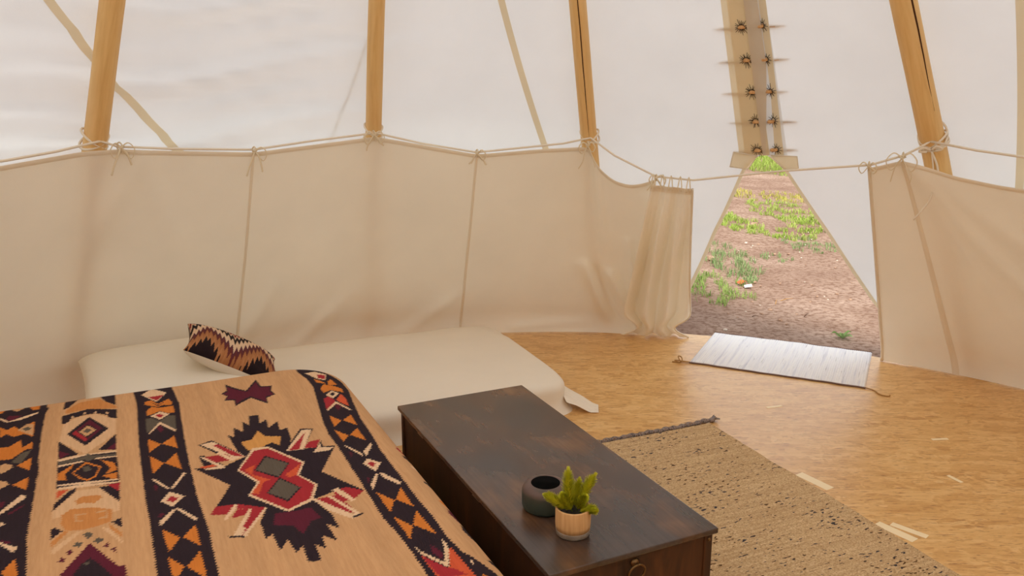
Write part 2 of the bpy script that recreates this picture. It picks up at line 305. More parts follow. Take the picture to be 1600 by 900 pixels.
PATTERN = '''
D -790 1409 -781 1259 -785 1065 -789 859 -789 680 -788 585 -787 429 -782 266 -781 128 -779 -5 -779 -86 -642 -153 -641 -76 -641 19 -639 138 -644 253 -648 384 -648 508 -648 622 -646 789 -641 994 -634 1198 -640 1299 -648 1409 -791 1409
C -763 1351 -721 1409 -670 1341 -712 1250
R -739 1316 -681 1319 -711 1265
O -752 1270 -728 1273 -708 1223 -669 1267 -658 1224 -662 1190 -693 1205 -707 1190 -731 1209 -755 1235
D -731 1252 -708 1212 -681 1243 -709 1198
O -751 1164 -731 1202 -706 1179 -657 1180 -657 1103 -680 1107 -708 1143 -736 1116 -751 1111
C -741 1102 -706 1137 -675 1097 -711 1051
R -725 1102 -708 1113 -696 1087 -710 1071
G -757 1080 -737 1081 -714 1036 -681 1083 -657 1071 -666 930 -713 1019 -755 943 -761 945
C -758 928 -713 1029 -666 930 -669 911 -714 1004 -752 929
M -727 972 -714 998 -705 949 -715 923
O -760 887 -721 823 -760 770
O -718 822 -676 877 -673 763
O -761 743 -722 665 -757 599
O -719 663 -680 727 -674 593
C -763 569 -752 552 -719 475 -723 465 -760 548
C -714 473 -670 567 -665 555 -710 459
C -748 394 -719 448 -682 396 -719 344
R -732 391 -718 417 -700 394 -715 372
C -758 247 -757 270 -717 329 -713 317 -754 239
C -712 327 -705 332 -662 243 -664 227 -674 243
M -760 302 -749 320 -742 309 -755 289
M -760 524 -749 501 -756 468
O -755 220 -713 149 -745 87
O -706 149 -670 205 -667 81
O -750 64 -715 -3 -744 -65
O -710 -5 -671 57 -669 -83
D -155 1353 -136 1244 -132 1142 -156 955 -181 766 -189 652 -186 559 -185 472 -186 400 -186 366 -185 289 -187 195 -187 126 -190 18 -179 -86 -176 -196 -176 -300 -176 -380 -55 -439 -51 -364 -59 -241 -65 -148 -61 -18 -65 84 -64 233 -65 341 -64 451 -54 586 -48 747 -27 931 -3 1086 -6 1181 -44 1287 -71 1345 -148 1394
C -128 1315 -87 1321 -49 1265 -70 1198 -98 1233
R -87 1280 -56 1258 -69 1211 -90 1237
O -110 1232 -88 1199 -75 1156 -108 1187
O -65 1181 -46 1202 -37 1129 -72 1133
O -110 1111 -88 1157 -57 1120 -31 1082 -36 1033 -59 1058 -76 1080 -107 1062
R -123 1003 -99 1019 -89 973 -91 949 -140 885
V -81 970 -51 1021 -45 966 -55 881 -79 943
C -107 1035 -75 1073 -55 1029 -90 987
D -91 1038 -76 1054 -70 1030 -86 1013
C -140 885 -88 953 -56 844 -61 835 -91 930 -138 870
M -104 905 -89 925 -79 895 -102 855
O -145 823 -117 758 -154 708
O -111 755 -71 798 -77 687
O -161 680 -129 613 -159 565
O -123 614 -84 665 -86 545
C -163 543 -127 453 -129 426 -161 522
C -120 459 -77 521 -79 496 -121 422
C -145 376 -123 407 -90 355 -124 305
R -132 370 -117 378 -108 358 -125 336
C -166 191 -164 226 -129 290 -122 285
C -118 292 -109 288 -75 200 -84 185 -114 252
M -161 490 -156 461 -166 439
M -161 279 -153 271 -166 240
O -162 175 -129 101 -161 38
O -124 105 -88 167 -90 38
O -162 14 -130 -63 -158 -127
O -126 -58 -92 17 -86 -132
V -160 -212 -123 -295 -113 -299 -84 -218 -77 -209 -70 -354 -65 -434 -155 -390 -158 -315
R -160 -212 -123 -295 -103 -311 -86 -347 -150 -334 -156 -285
C -162 -162 -155 -194 -116 -276 -114 -299 -121 -290 -157 -211
C -82 -159 -80 -184 -84 -218 -114 -294 -118 -275 -93 -207
M -120 -176 -105 -225 -116 -260 -130 -219
D -1234 136 -1400 1358 -1245 1409 -1112 1409 -1087 1409 -1088 1409 -1090 1213 -1091 1076 -1089 907 -1081 733 -1084 730 -1083 597 -1084 432 -1084 332 -1072 137 -1067 55
O -1287 1407 -1245 1409 -1225 1409 -1235 1371 -1281 1352
O -1150 1406 -1112 1409 -1114 1353 -1134 1356
T -1214 1409 -1168 1409 -1167 1386 -1188 1366
M -1218 1299 -1210 1331 -1166 1310 -1199 1273
C -1238 1325 -1205 1269 -1114 1325 -1115 1305 -1170 1265 -1212 1262 -1236 1304
O -1229 1226 -1205 1183 -1183 1209 -1167 1174 -1119 1227 -1116 1077 -1146 1117 -1175 1105 -1202 1144 -1219 1117
T -1170 1164 -1142 1213 -1121 1196 -1118 1090 -1146 1127
G -1156 1169 -1140 1183 -1125 1160 -1141 1141
O -1249 1043 -1210 1028 -1184 1020 -1152 1065 -1143 992 -1114 1034 -1113 966 -1129 974 -1169 909 -1200 917 -1236 919
G -1167 882 -1143 942 -1114 961 -1125 906 -1137 858
T -1196 868 -1188 883 -1162 862 -1159 835 -1184 803 -1198 819
O -1148 846 -1108 893 -1108 792
T -1193 750 -1167 737 -1157 705 -1186 678
O -1148 700 -1107 741 -1107 645
C -1176 489 -1164 523 -1118 616 -1104 602 -1107 584 -1162 502
M -1144 500 -1104 547 -1106 533 -1137 492
M -1170 587 -1157 590 -1159 557 -1166 544
M -1148 349 -1118 323 -1132 317
C -1163 353 -1147 336 -1130 316 -1101 288 -1111 265 -1145 321
C -1158 457 -1144 439 -1155 425
O -1130 174 -1104 232 -1092 147 -1099 108
D -1031 1301 -1029 1393 -980 1409 -1015 1319
D -911 1409 -854 1409 -854 1276 -888 1329
V2 -1025 1286 -979 1362 -911 1373 -850 1256 -851 1239 -911 1254 -948 1272 -1021 1254
D -1034 1232 -984 1255 -948 1272 -851 1225 -852 1132 -880 1139 -883 1176 -921 1212 -958 1212 -1005 1191 -1008 1147 -1030 1152
W -1003 1204 -999 1222 -993 1205 -999 1195
W -964 1225 -960 1243 -953 1233 -959 1216
W -928 1221 -923 1239 -917 1222 -923 1205
W -889 1202 -885 1214 -878 1197 -885 1186
W -1028 1139 -983 1196 -921 1206 -856 1122 -858 981 -950 848 -1032 985
D -1011 1046 -943 1181 -880 1041 -952 917
M -995 1043 -941 1154 -900 1050 -951 950
R -995 1043 -985 1067 -948 983 -951 950
D -980 1052 -946 1111 -915 1047 -948 979
T -973 1049 -946 1099 -920 1044 -950 996
G -961 1049 -947 1073 -933 1048 -949 1025
D -1035 992 -972 859 -975 852 -1030 841
M -1032 908 -996 870 -1027 845
D -857 980 -913 864 -859 842
M -859 901 -890 858 -860 848
D -1032 835 -991 847 -946 846 -859 825 -853 579 -1026 613
C -1032 835 -991 847 -946 846 -859 836 -859 823 -942 836 -1029 818
G -1031 813 -950 829 -859 809 -859 798 -923 808 -1028 797
C -1029 792 -957 798 -955 787 -1027 776
C -927 805 -859 793 -859 785 -923 792
O -1027 726 -983 783 -992 744 -1006 716 -1001 666 -1026 678
O -905 781 -868 744 -861 705 -861 680 -894 661 -878 706
O -904 658 -860 662 -861 606
O -988 717 -948 784 -903 726 -919 654 -942 637 -965 662
D -982 714 -948 768 -910 724 -923 663 -942 649 -962 672
G -958 744 -941 754 -932 714 -951 707
G -959 810 -944 853 -923 798 -944 786
C -1025 644 -958 635 -854 613 -854 605 -940 615 -1023 632
C -1024 621 -949 617 -853 593 -853 584 -931 594 -1022 607
V -1024 597 -993 597 -1023 544
D -1029 467 -1028 510 -993 582 -971 602 -975 573 -997 531
D -911 577 -879 573 -854 529 -856 451
R -889 587 -853 580 -856 523
W -1031 462 -969 578 -910 572 -856 447 -857 390 -895 388 -994 424 -1029 413
V2 -974 509 -957 531 -910 522 -901 499 -924 470 -950 486 -967 480
V2 -1005 428 -984 459 -924 444 -875 406 -879 332 -909 321 -950 315 -991 329 -1006 375
T -972 421 -944 415 -944 407 -967 409 -966 379 -951 375 -951 366 -970 371
T -888 410 -919 413 -919 403 -893 400 -893 369 -909 371 -909 361 -888 357
V2 -1026 279 -991 335 -985 320 -1022 252
W -1022 236 -963 315 -953 304 -1019 207
D -1029 354 -1019 359 -999 330 -1027 294
D -879 329 -853 341 -852 281
V2 -886 324 -853 248 -852 223 -882 288
W -904 306 -887 298 -852 199 -853 187
G -950 290 -936 296 -923 276 -936 253
G -973 234 -962 253 -948 239 -956 220
G -924 237 -909 251 -896 233 -912 220
M -987 205 -979 219 -970 203 -978 187
M -1004 168 -996 187 -987 174 -993 157
M -899 197 -887 216 -886 191 -893 186
M -883 175 -870 178 -870 148
M -1014 58 -997 100 -932 231 -866 79 -849 70 -844 -54 -1013 28
D -970 82 -949 131 -930 152 -909 111 -879 37 -872 -40 -988 16
G -946 129 -934 136 -930 128 -941 117
D -477 1228 -453 1255 -450 1333 -415 1264 -383 1218 -327 1330 -322 1240 -280 1228 -293 1172 -284 1125 -322 1104 -329 1037 -379 1129 -419 1092 -444 1063 -440 1133 -475 1144 -459 1191
M -471 1226 -451 1237 -448 1302 -417 1246 -382 1203 -333 1301 -328 1230 -289 1220 -299 1168 -292 1129 -325 1116 -330 1060 -377 1148 -420 1112 -439 1083 -434 1144 -467 1157 -454 1191
D -415 939 -381 933 -391 848 -363 876 -369 794 -330 843 -336 755 -308 772 -316 665 -341 591 -281 569 -193 547 -277 382 -191 203 -274 238 -342 213 -314 105 -313 17 -340 58 -335 -42 -367 1 -371 -73 -394 -33 -396 -121 -428 -114 -425 -31 -447 -59 -454 17 -482 -29 -486 66 -507 42 -506 140 -474 222 -557 239 -626 239 -551 408 -639 577 -555 546 -478 590 -497 646 -509 793 -490 762 -481 849 -456 795 -444 891 -427 847
O2 -476 711 -439 715 -408 783 -393 726 -343 701 -362 629 -380 664 -415 642 -464 631
C -517 499 -448 644 -400 637 -312 470 -346 388 -308 303 -344 209 -424 170 -512 317 -474 391
R -510 501 -448 622 -403 622 -321 466 -353 391 -317 306 -348 224 -421 185 -503 321 -465 392
V -496 494 -459 518 -480 453 -432 393 -455 387 -481 314 -500 326 -465 392
V -385 407 -328 464 -353 391 -378 385
D -420 570 -357 484 -409 393 -469 477
D -405 398 -358 304 -412 231 -460 310
G -419 558 -362 483 -406 404 -463 478
G -406 386 -362 307 -410 243 -455 311
M -460 176 -391 166 -361 172 -344 97 -376 91 -410 29 -427 87 -475 110
D -609 754 -563 771 -477 596 -525 579
C -602 751 -563 759 -477 590 -519 584 -537 635
R -564 726 -548 729 -481 592 -515 614
D -617 660 -602 663 -550 559 -606 548
C -613 652 -604 652 -551 553 -549 534 -606 548 -608 560 -569 556
R -600 646 -532 639 -513 584 -572 589
C -564 659 -549 661 -510 582 -525 579
V -621 578 -581 578 -568 560 -612 562
D -356 574 -269 741 -227 725 -295 563
C -351 575 -266 728 -234 717 -294 565
R -340 576 -261 700 -308 571
R -290 577 -266 619 -226 622 -254 559
D -275 524 -225 610 -231 563 -192 550 -220 512
C -271 526 -230 595 -240 557 -198 541 -221 522
R -626 242 -607 287 -548 277 -474 220 -531 123 -560 82 -583 93 -530 203
C -597 199 -556 278 -548 277 -555 250 -589 192
T -589 192 -555 250 -520 229 -536 199 -573 172
R -553 245 -521 234 -531 204 -576 196
C -585 94 -521 237 -514 230 -561 85
R -554 134 -509 228 -479 220 -531 123
C -565 81 -479 224 -473 220 -555 76
D -598 102 -561 89 -555 76 -590 90
R -274 238 -234 249 -192 201 -236 161 -285 166
C -278 248 -259 256 -229 158 -242 153
R -342 213 -281 211 -256 139 -246 72 -268 95
C -345 218 -337 222 -260 79 -236 70 -266 52 -316 129
R -330 211 -301 213 -270 143 -268 110
C -300 216 -287 209 -239 78 -250 71
D -266 55 -231 65 -232 74 -265 66
R 20 516 19 460 20 484
R 20 520 20 461 14 482
D 20 473 20 419 20 459
O 20 126 20 61 20 71
M 20 58 20 43 20 -49 20 -25
D 20 -38 20 -58 20 -163 20 -141
D 20 -259 20 -295 20 -279'''
# ------------------------------------------------------------------ tent geometry (metres; viewpoint stands at the origin)
CX, CY = .3, 1.9                       # centre of the floor
AX, AY = -.1763, 2.6578                # the poles cross above this point
R_POLE, R_COVER, R_LINER, R_FLOOR = 3.5, 3.6, 3.40, 3.44
H_COVER = 6.1714
def fold(th, z):                       # slack wrinkles of the cover, strongest on the left of the tent
    th = np.asarray(th, float); z = np.asarray(z, float)
    m = np.clip((th-96)/22, 0, 1)*np.clip((178-th)/14, 0, 1)
    a = z+.0035*(th-120)+.035*np.sin(th*.11)+.02*np.sin(th*.23+2)
    w = .8*np.sin(a*2*np.pi/.30)+.8*np.sin(a*2*np.pi/.155+.08*th)+.65*np.abs(np.sin(a*np.pi/.11-.06*th))+.3*np.sin(a*2*np.pi/.065+.17*th)
    return m*w*.020*np.clip(.55+.45*np.sin(th*.09+z*1.7), .1, 1)+.006*np.sin(th*.07+z*2.2)*np.sin(z*1.3)
def cover(th, z, off=0.0):             # point on the cover, off metres inside it
    th = np.asarray(th, float); z = np.asarray(z, float); k = z/H_COVER
    r = R_COVER*(1-k)-off-fold(th, z); a = np.radians(th)
    return np.stack([CX+(AX-CX)*k+r*np.cos(a), CY+(AY-CY)*k+r*np.sin(a), z+0*r], -1)
DL_Z, DL_T = [-.1, 0, .212, .731, 1.136, 1.19, 1.235], [78.6, 77.6, 75.5, 71.24, 67.28, 66.4, 65.2]
DR_Z, DR_T = [-.1, 0, .35, .781, 1.145, 1.19, 1.235], [51.8, 52.7, 56.19, 59.7, 63.12, 63.9, 64.9]
zs = np.concatenate([np.linspace(-.03, 1.235, 64)[:-1], np.linspace(1.235, 5.9, 130)])
tl = np.where(zs < 1.235, np.interp(zs, DL_Z, DL_T), 65.05); tr = np.where(zs < 1.235, np.interp(zs, DR_Z, DR_T), 65.05)
NU = 560; u = np.linspace(0, 1, NU)
th = tl[:, None]+u[None]*(tr+360-tl)[:, None]
V = cover(th, zs[:, None]+0*th)
wall = link('wall_outer', V, gridf(len(zs), NU), 'canvas'); tag(wall, kind='structure')
def strip(name, la, lb, off, mat, n=60, parent=wall, thick=.0025):
    """a sewn band on the cover between two lines of (angle, height) stations"""
    la, lb = np.asarray(la, float), np.asarray(lb, float); s = np.linspace(0, 1, n)
    g = lambda L: np.stack([np.interp(s, np.linspace(0, 1, len(L)), L[:, k]) for k in (0, 1)], -1)
    a, b = g(la), g(lb); w = np.linspace(0, 1, 7)[None, :, None]
    q = a[:, None]*(1-w)+b[:, None]*w
    f = cover(q[..., 0], q[..., 1], off)
    return link(name, f, gridf(n, 7), mat, parent)
# bands sewn over the joins between the cloth widths
def band(p, q, w, off=.006):
    (t0, z0), (t1, z1) = p, q; d = (t1-t0)/(z1-z0); t = lambda z: t0+d*(z-z0)
    zz = np.linspace(-.0, 3.4, 40); r = np.array([R_COVER*(1-z/H_COVER) for z in zz]); h = np.degrees(w/2/r)*np.hypot(1, np.radians(d)*r)
    return strip('seam_band', np.stack([t(zz)-h, zz], -1), np.stack([t(zz)+h, zz], -1), off, 'seam', 90)
band((145.86, 1.944), (132.12, 1.312), .036); band((94.75, 2.044), (90.25, 1.271), .036); band((36.64, 1.952), (40.54, 1.138), .036)
band((170, 1.9), (178, 1.2), .036); band((10, 1.9), (8, 1.2), .036)
zz = np.linspace(.2, 2.6, 260)
tube('outer_cord', [tuple(p) for p in cover(110.46-(zz-1.94)*7.7, zz, -.012)], .005, 'rope', wall, 6)
# hems along the two edges of the doorway
for L, s in ((list(zip(DL_T, DL_Z))[1:], 1), (list(zip(DR_T, DR_Z))[1:], -1)):
    z_ = np.linspace(-.03, 1.22, 40); t_ = np.interp(z_, [b for a, b in L], [a for a, b in L])
    strip('door_hem', np.stack([t_, z_], -1), np.stack([t_+s*.42, z_], -1), .005, 'seam', 60)
# laced front above the doorway
Z0, Z1 = 1.225, 3.6
zz = np.linspace(Z0, Z1, 30); k_ = (zz-Z0)/(2.02-Z0)
st = lambda t: np.stack([t, zz], -1)
strip('lacing_panel', st(67.75+0*zz), st(64.4+0*zz), .007, 'seam', 70)
strip('lacing_panel', st(64.95+0*zz), st(62.5+0*zz-.3*(k_ < 0)), .004, 'canvas', 70)
strip('lacing_panel', st(67.1-.1*np.clip(k_, 0, 1)), st(65.0+0*zz), .010, 'seam', 70)
strip('panel_hem', st(63.85-.5*np.clip(k_*2.2, 0, 1)), st(62.88-.4*np.clip(k_, 0, 1)), .008, 'seam', 70)
kk = np.clip(k_*1.9, 0, 1.15)
strip('centre_flap', st(65.12-.1*np.clip(k_, 0, 1)), st(64.82-1.25*kk), .020, 'flap', 70)
for P in ([(68.32, 1.240), (65.75, 1.222), (66.95, 1.141), (68.93, 1.152)], [(64.29, 1.228), (61.45, 1.226), (61.5, 1.146), (63.0, 1.150)]):
    strip('corner_patch', [P[0], P[3]], [P[1], P[2]], .014, 'seam', 8)
    e = cover(np.array([p[0] for p in P+P[:1]]), np.array([p[1] for p in P+P[:1]]), .0155)
    tube('patch_edge', [tuple(x) for x in e], .0035, 'hem', wall, 5)
EY_L = [(65.99, 1.896), (65.88, 1.736), (65.70, 1.572), (65.70, 1.417), (65.94, 1.255)]
EY_R = [(63.30, 1.902), (63.36, 1.738), (63.38, 1.575), (63.5, 1.424), (63.6, 1.262)]
PIN_L = [(68.98, 1.893), (69.06, 1.728), (68.9, 1.565), (68.49, 1.408), (68.3, 1.244)]
PIN_R = [(60.66, 1.901), (60.77, 1.742), (61.43, 1.579), (60.8, 1.421), (61.24, 1.267)]
for i in range(5):
    for (t0, z0), far in ((EY_L[i], 1), (EY_R[i], 0)):
        parts = []; rr = .018
        c0 = t0-.28 if far else t0-.05; hw = .46 if far else .26
        for k in range(18 if far else 11):
            a = 2*math.pi*k/(18 if far else 11)+random.uniform(-.12, .12); ln = random.uniform(1.5, 2.5)
            p0 = (c0+hw*math.cos(a)*.75, z0+rr*math.sin(a)*.7); p1 = (c0+hw*math.cos(a)*(1.0 if far else 1)+.28*math.cos(a)*ln*.6, z0+rr*math.sin(a)*ln)
            parts.append(tube_data([tuple(cover(p0[0], p0[1], .0135)), tuple(cover(p1[0], p1[1], .0125))], [.0018, .0009], 5))
        ring = [tuple(cover(c0+hw*.75*math.cos(a), z0+rr*.7*math.sin(a), .0135)) for a in np.linspace(0, 2*math.pi, 17)]
        parts.append(tube_data(ring, .0020, 5)); V_, F_ = join(parts)
        link('stitched_eyelet', V_, F_, 'thread', wall)
    (ta, za), (tb, zb) = PIN_L[i], PIN_R[i]; pts = []; rad = []
    for t in np.linspace(ta, tb, 41):
        z = np.interp(t, [tb, ta], [zb, za]); f = (ta-t)/(ta-tb)
        ins = max(math.exp(-((t-(EY_L[i][0]-.30))/.30)**4), .9*math.exp(-((t-(EY_R[i][0]+.25))/.30)**4))
        pts.append(tuple(cover(t, z, -.0105+.0285*ins))); rad.append(.0100*min(1, .25+5*f, .25+5*(1-f)))
    o = tube('lacing_pin', pts, rad, 'potwood', None, 8)
    tag(o, 'wooden lacing pin closing the front above the doorway, ' + ['topmost of the five in view', 'second from the top', 'middle one of five', 'second from the bottom', 'lowest, just over the door patches'][i], 'lacing pin', 'lacing pins on the tent front')

# floor and outside ground
bm = bmesh.new(); bmesh.ops.create_cone(bm, cap_ends=True, segments=160, radius1=R_FLOOR, radius2=R_FLOOR, depth=.028)
me = bpy.data.meshes.new('floor'); bmesh.ops.translate(bm, vec=(0, 0, -.014), verts=bm.verts); bm.to_mesh(me); bm.free(); me.materials.append(M['osb'])
floor = bpy.data.objects.new('floor', me); COL.objects.link(floor); floor.location = (CX, CY, 0); tag(floor, kind='structure')
def flake(x, y, l, w, a):
    box('wood_strand', (l, w, .0016), (x-CX, y-CY, .0006), 'strand', floor, .0004, a, 1)
flake(1.262, 3.13, .16, .045, -1.02); flake(1.42, 2.73, .15, .04, -.95); flake(1.475, 2.74, .13, .03, -.8)
flake(1.35, 3.95, .09, .02, .3); flake(1.86, 3.15, .07, .018, -1.2); flake(2.0, 3.55, .08, .018, .1)
n = 150; gx = np.linspace(-14, 26, n); gy = np.linspace(-14, 36, n); X, Y = np.meshgrid(gx, gy)
d = np.hypot(X-CX, Y-CY); Zg = -.03+np.clip((d-4.2)/3, 0, 1)*(.018*np.sin(X*2.1)*np.cos(Y*1.7)+.012*np.sin(X*4.3+Y*3.1))
ground = link('ground', np.stack([X, Y, Zg], -1), gridf(n, n), 'dirt'); tag(ground, kind='structure')

# ------------------------------------------------------------------ poles
POLES = [((-.958, 5.166), (-.111, 2.668, 5.995), .045), ((-2.408, 4.117), (-.187, 2.653, 6.003), .053), ((.649, 5.383), (-.26, 2.665, 5.991), .049), ((2.692, 4.455), (-.148, 2.644, 6.009), .060)]
LAB = ['round peeled pole second from the left, straight up from the liner bow', 'round peeled pole at the left, crossed by a slanting seam band',
       'round peeled pole left of the doorway with a long dark crack', 'thick round peeled pole right of the doorway, bound with several turns of rope']
hid = [170, 200, 230, 260, 289, 318, 346, 17]
for t in hid:
    a = math.radians(t); POLES.append(((CX+R_POLE*math.cos(a), CY+R_POLE*math.sin(a)), (AX+.06*math.cos(a*3), AY+.06*math.sin(a*3), 6.0), .05))
def pole_at(i, z):
    (x, y), t, r = POLES[i]; return Vector((x, y, 0)).lerp(Vector(t), z/t[2])
for i, ((x, y), t, r) in enumerate(POLES):
    b = Vector((x, y, -.03)); d = Vector(t)-b; L = d.length+.7; d.normalize()
    n = 44; pts = []; rad = []
    for k in range(n):
        s = k/(n-1)
        pts.append((.010*noise.noise((s*5, i*3.1, 0)), .010*noise.noise((s*5, i*3.1, 7)), L*s)); rad.append(r*(1.03-.30*s)*(1+.035*noise.noise((s*14, i, 3))))
    o = tube('tent_pole', pts, rad, 'pole', None, 18); o.location = b; o.rotation_euler = d.to_track_quat('Z', 'Y').to_euler()
    if i < 4: tag(o, LAB[i], 'pole', 'tent poles')
    else: tag(o, 'pale peeled tent pole standing outside the view', 'pole', 'tent poles')
    def crack(z0, z1, ang, w=.0035):
        P = []
        M_ = o.rotation_euler.to_quaternion().inverted()
        for s in np.linspace(z0, z1, 16):
            f = s/L; rr = np.interp(f*(n-1), range(n), rad); j = int(round(f*(n-1)))
            a = ang+.10*noise.noise((s*4, i, 1)); P.append((pts[j][0]+rr*.985*math.cos(a), pts[j][1]+rr*.985*math.sin(a), s))
        tube('crack', P, [w*math.sin(math.pi*min(1, max(.05, q/15))) for q in range(16)], 'crack', o, 5)
    if i in (2, 3):
        q = o.rotation_euler.to_quaternion().inverted(); v = q @ (Vector((0, 0, 1.6))-Vector((x, y, 1.9)))
        a0 = math.atan2(v.y, v.x)
        crack(1.42, 2.7, a0+.05) if i == 2 else crack(1.75, 2.8, a0+.75, .0045)

# ------------------------------------------------------------------ liner rope, tied from pole to pole
inn = lambda p, d: Vector((p.x+(CX-p.x)/math.hypot(CX-p.x, CY-p.y)*d, p.y+(CY-p.y)/math.hypot(CX-p.x, CY-p.y)*d, p.z))
order = [3, 2, 0, 1, 4, 5, 6, 7, 8, 9, 10, 11]
RZ = {0: 1.355, 1: 1.362, 2: 1.318, 3: 1.345}
ends = {i: inn(pole_at(i, RZ.get(i, 1.34)), POLES[i][2]+.010) for i in order}
mid = {(3, 2): [(1.982, 4.015, 1.318), (1.916, 4.045, 1.274), (1.784, 4.106, 1.222), (1.412, 4.276, 1.176), (.986, 4.471, 1.106), (.798, 4.557, 1.117), (.577, 4.658, 1.224)],
       (2, 0): [(.29, 4.70, 1.288), (-.197, 4.628, 1.244), (-.50, 4.60, 1.295)], (0, 1): [(-1.05, 4.328, 1.325), (-1.295, 4.152, 1.294), (-1.607, 3.93, 1.314), (-1.80, 3.79, 1.334)]}
rp = []
for k, i in enumerate(order):
    j = order[(k+1) % 12]; rp.append(tuple(ends[i]))
    if (i, j) in mid: rp += mid[(i, j)]
    else:
        for q in circ(ends[i], ends[j], 6, .05 if (i, j) in ((11, 3), (1, 4)) else .085)[1:-1]: rp.append(tuple(q))
rp.append(tuple(ends[3]))
rope = tube('rope', rp, .0058, 'rope', None, 7); tag(rope, 'thin white cotton rope strung from pole to pole, carrying the liner', 'rope')
for i in order:
    turns = 4 if i == 3 else (2 if i < 4 else 1); c = pole_at(i, RZ.get(i, 1.34)); r = POLES[i][2]*1.0+.004
    ax = (pole_at(i, 2)-pole_at(i, 1)).normalized(); e1 = (inn(c, 1)-c); e1 = (e1-ax*e1.dot(ax)).normalized(); e2 = ax.cross(e1)
    for t in range(turns):
        tilt = [.035, -.03, .012, -.05][t]; dz = [.0, .012, -.018, .028][t]
        P = [c+ax*(dz+tilt*math.sin(a+.5*t)) + (e1*math.cos(a)+e2*math.sin(a))*r for a in np.linspace(0, 2*math.pi, 25)]
        tube('rope_wrap', [tuple(p) for p in P], .0058, 'rope', rope, 6)
    if i == 3:
        P = [c+e1*(r+.008)+ax*(-.02), c+e1*(r+.012)+e2*.012+ax*(-.10), c+e1*(r+.012)+e2*.004+ax*(-.20)]
        tube('rope_tail', [tuple(p) for p in catmull(P, 6)], .005, 'rope', rope, 6)
        P = [c+e1*(r+.008)+ax*(-.02), c+e1*(r+.03)-e2*.006+ax*(-.12), c+e1*(r+.10)-e2*.02+ax*(-.22), c+e1*(r+.17)-e2*.10+ax*(-.30)]
        tube('rope_tail', [tuple(p) for p in catmull(P, 6)], .0035, 'rope', rope, 6)
        for s in (-1, 1):
            P = [c+e1*(r+.006)+ax*-.01+s*e2*.004, c+e1*(r+.018)+s*e2*.03+ax*.012, c+e1*(r+.02)+s*e2*.05+ax*-.004, c+e1*(r+.01)+s*e2*.02+ax*-.016]
            tube('rope_knot', [tuple(p) for p in catmull(P, 6)], .006, 'rope', rope, 6)

# ------------------------------------------------------------------ liner
def ring_pt(th, z, d):                 # point inside pole circle at a height
    k = z/6.0; r = R_POLE*(1-k)-d; a = math.radians(th); return (CX+(AX-CX)*k+r*math.cos(a), CY+(AY-CY)*k+r*math.sin(a), z)
ST_L = [((.80, 4.556, 1.102), 80), ((.733, 4.586, 1.074), 80.8), ((.667, 4.617, 1.06), 81.7), ((.581, 4.656, 1.08), 83), ((.50, 4.693, 1.145), 84.6), ((.43, 4.716, 1.268), 86.5),
        ((.181, 4.682, 1.258), 93), ((-.197, 4.626, 1.232), 101), ((-.633, 4.561, 1.314), 110), ((-.757, 4.532, 1.336), 113.2), ((-.829, 4.484, 1.326), 115),
        ((-1.296, 4.15, 1.280), 125.4), ((-1.608, 3.927, 1.304), 133), ((-1.80, 3.79, 1.322), 138), ((-1.919, 3.70, 1.318), 141.5)]
ST_L += [(ring_pt(155, 1.262, .10), 156)]+[(ring_pt(t, z, .075+(.03 if z < 1.3 else 0)), t) for t, z in ((170, 1.325), (185, 1.26), (200, 1.325), (215, 1.26), (230, 1.325))]
ST_R = [((1.780, 4.106, 1.206), 55.3), ((1.85, 4.073, 1.228), 51.8), ((1.916, 4.045, 1.250), 48.2), ((1.993, 3.985, 1.228), 46), ((2.097, 3.90, 1.188), 43.3), ((2.248, 3.78, 1.157), 39.5), ((2.40, 3.62, 1.140), 35.5)]
ST_R += [(ring_pt(t, z, .075+(.03 if z < 1.3 else 0)), t) for t, z in ((25, 1.20), (17, 1.32), (3, 1.26), (-14, 1.325), (-28, 1.26), (-42, 1.325), (-57, 1.26), (-71, 1.325), (-86, 1.26), (-100, 1.325), (-115, 1.26), (-129.5, 1.325))]
def liner_surface(ST, disp):
    T = np.array([s[0] for s in ST]); B = np.array([s[1] for s in ST], float)
    s_in = np.concatenate([[0], np.cumsum(np.linalg.norm(np.diff(T, axis=0), axis=1))]); n = int(s_in[-1]/.02)
    s = np.linspace(0, s_in[-1], n)
    # rounded interpolation
    Tt = np.stack([np.interp(s, s_in, T[:, k]) for k in range(3)], -1); Bt = np.interp(s, s_in, B)
    ker = np.array([1, 2, 3, 2, 1.])/9
    for a in [Tt[:, 0], Tt[:, 1], Tt[:, 2], Bt]:
        p = np.pad(a, 2, mode='reflect', reflect_type='odd'); a[:] = np.convolve(p, ker, 'valid')
    m = 64; v = np.linspace(0, 1, m)
    bot = np.stack([CX+R_LINER*np.cos(np.radians(Bt)), CY+R_LINER*np.sin(np.radians(Bt)), 0*Bt+.004], -1)
    P = Tt[:, None]*(1-v[None, :, None])+bot[:, None]*v[None, :, None]
    rad = P[..., :2]-np.array([CX, CY]); rad /= np.linalg.norm(rad, axis=-1, keepdims=True)
    o = disp(s[:, None]+0*v, v[None]+0*s[:, None])
    P[..., :2] += rad*o[..., None]
    return P, s_in
def base_disp(s, v):
    o = .018*np.sin(np.pi*v)*np.sin(s*1.9+1)+.010*np.sin(np.pi*v)*np.sin(s*4.1+v*3)
    o += .012*v*np.sin(s*3.1+2*v)*np.sin(v*5+s)+.006*np.sin(s*7+v*9)*v*v
    o = np.where(o > 0, .35*o, o)
    k = np.clip((v-.93)/.07, 0, 1); o += -.035*k*k+.012*np.exp(-((v-.90)/.05)**2)      # slack rolled in at the foot
    return o
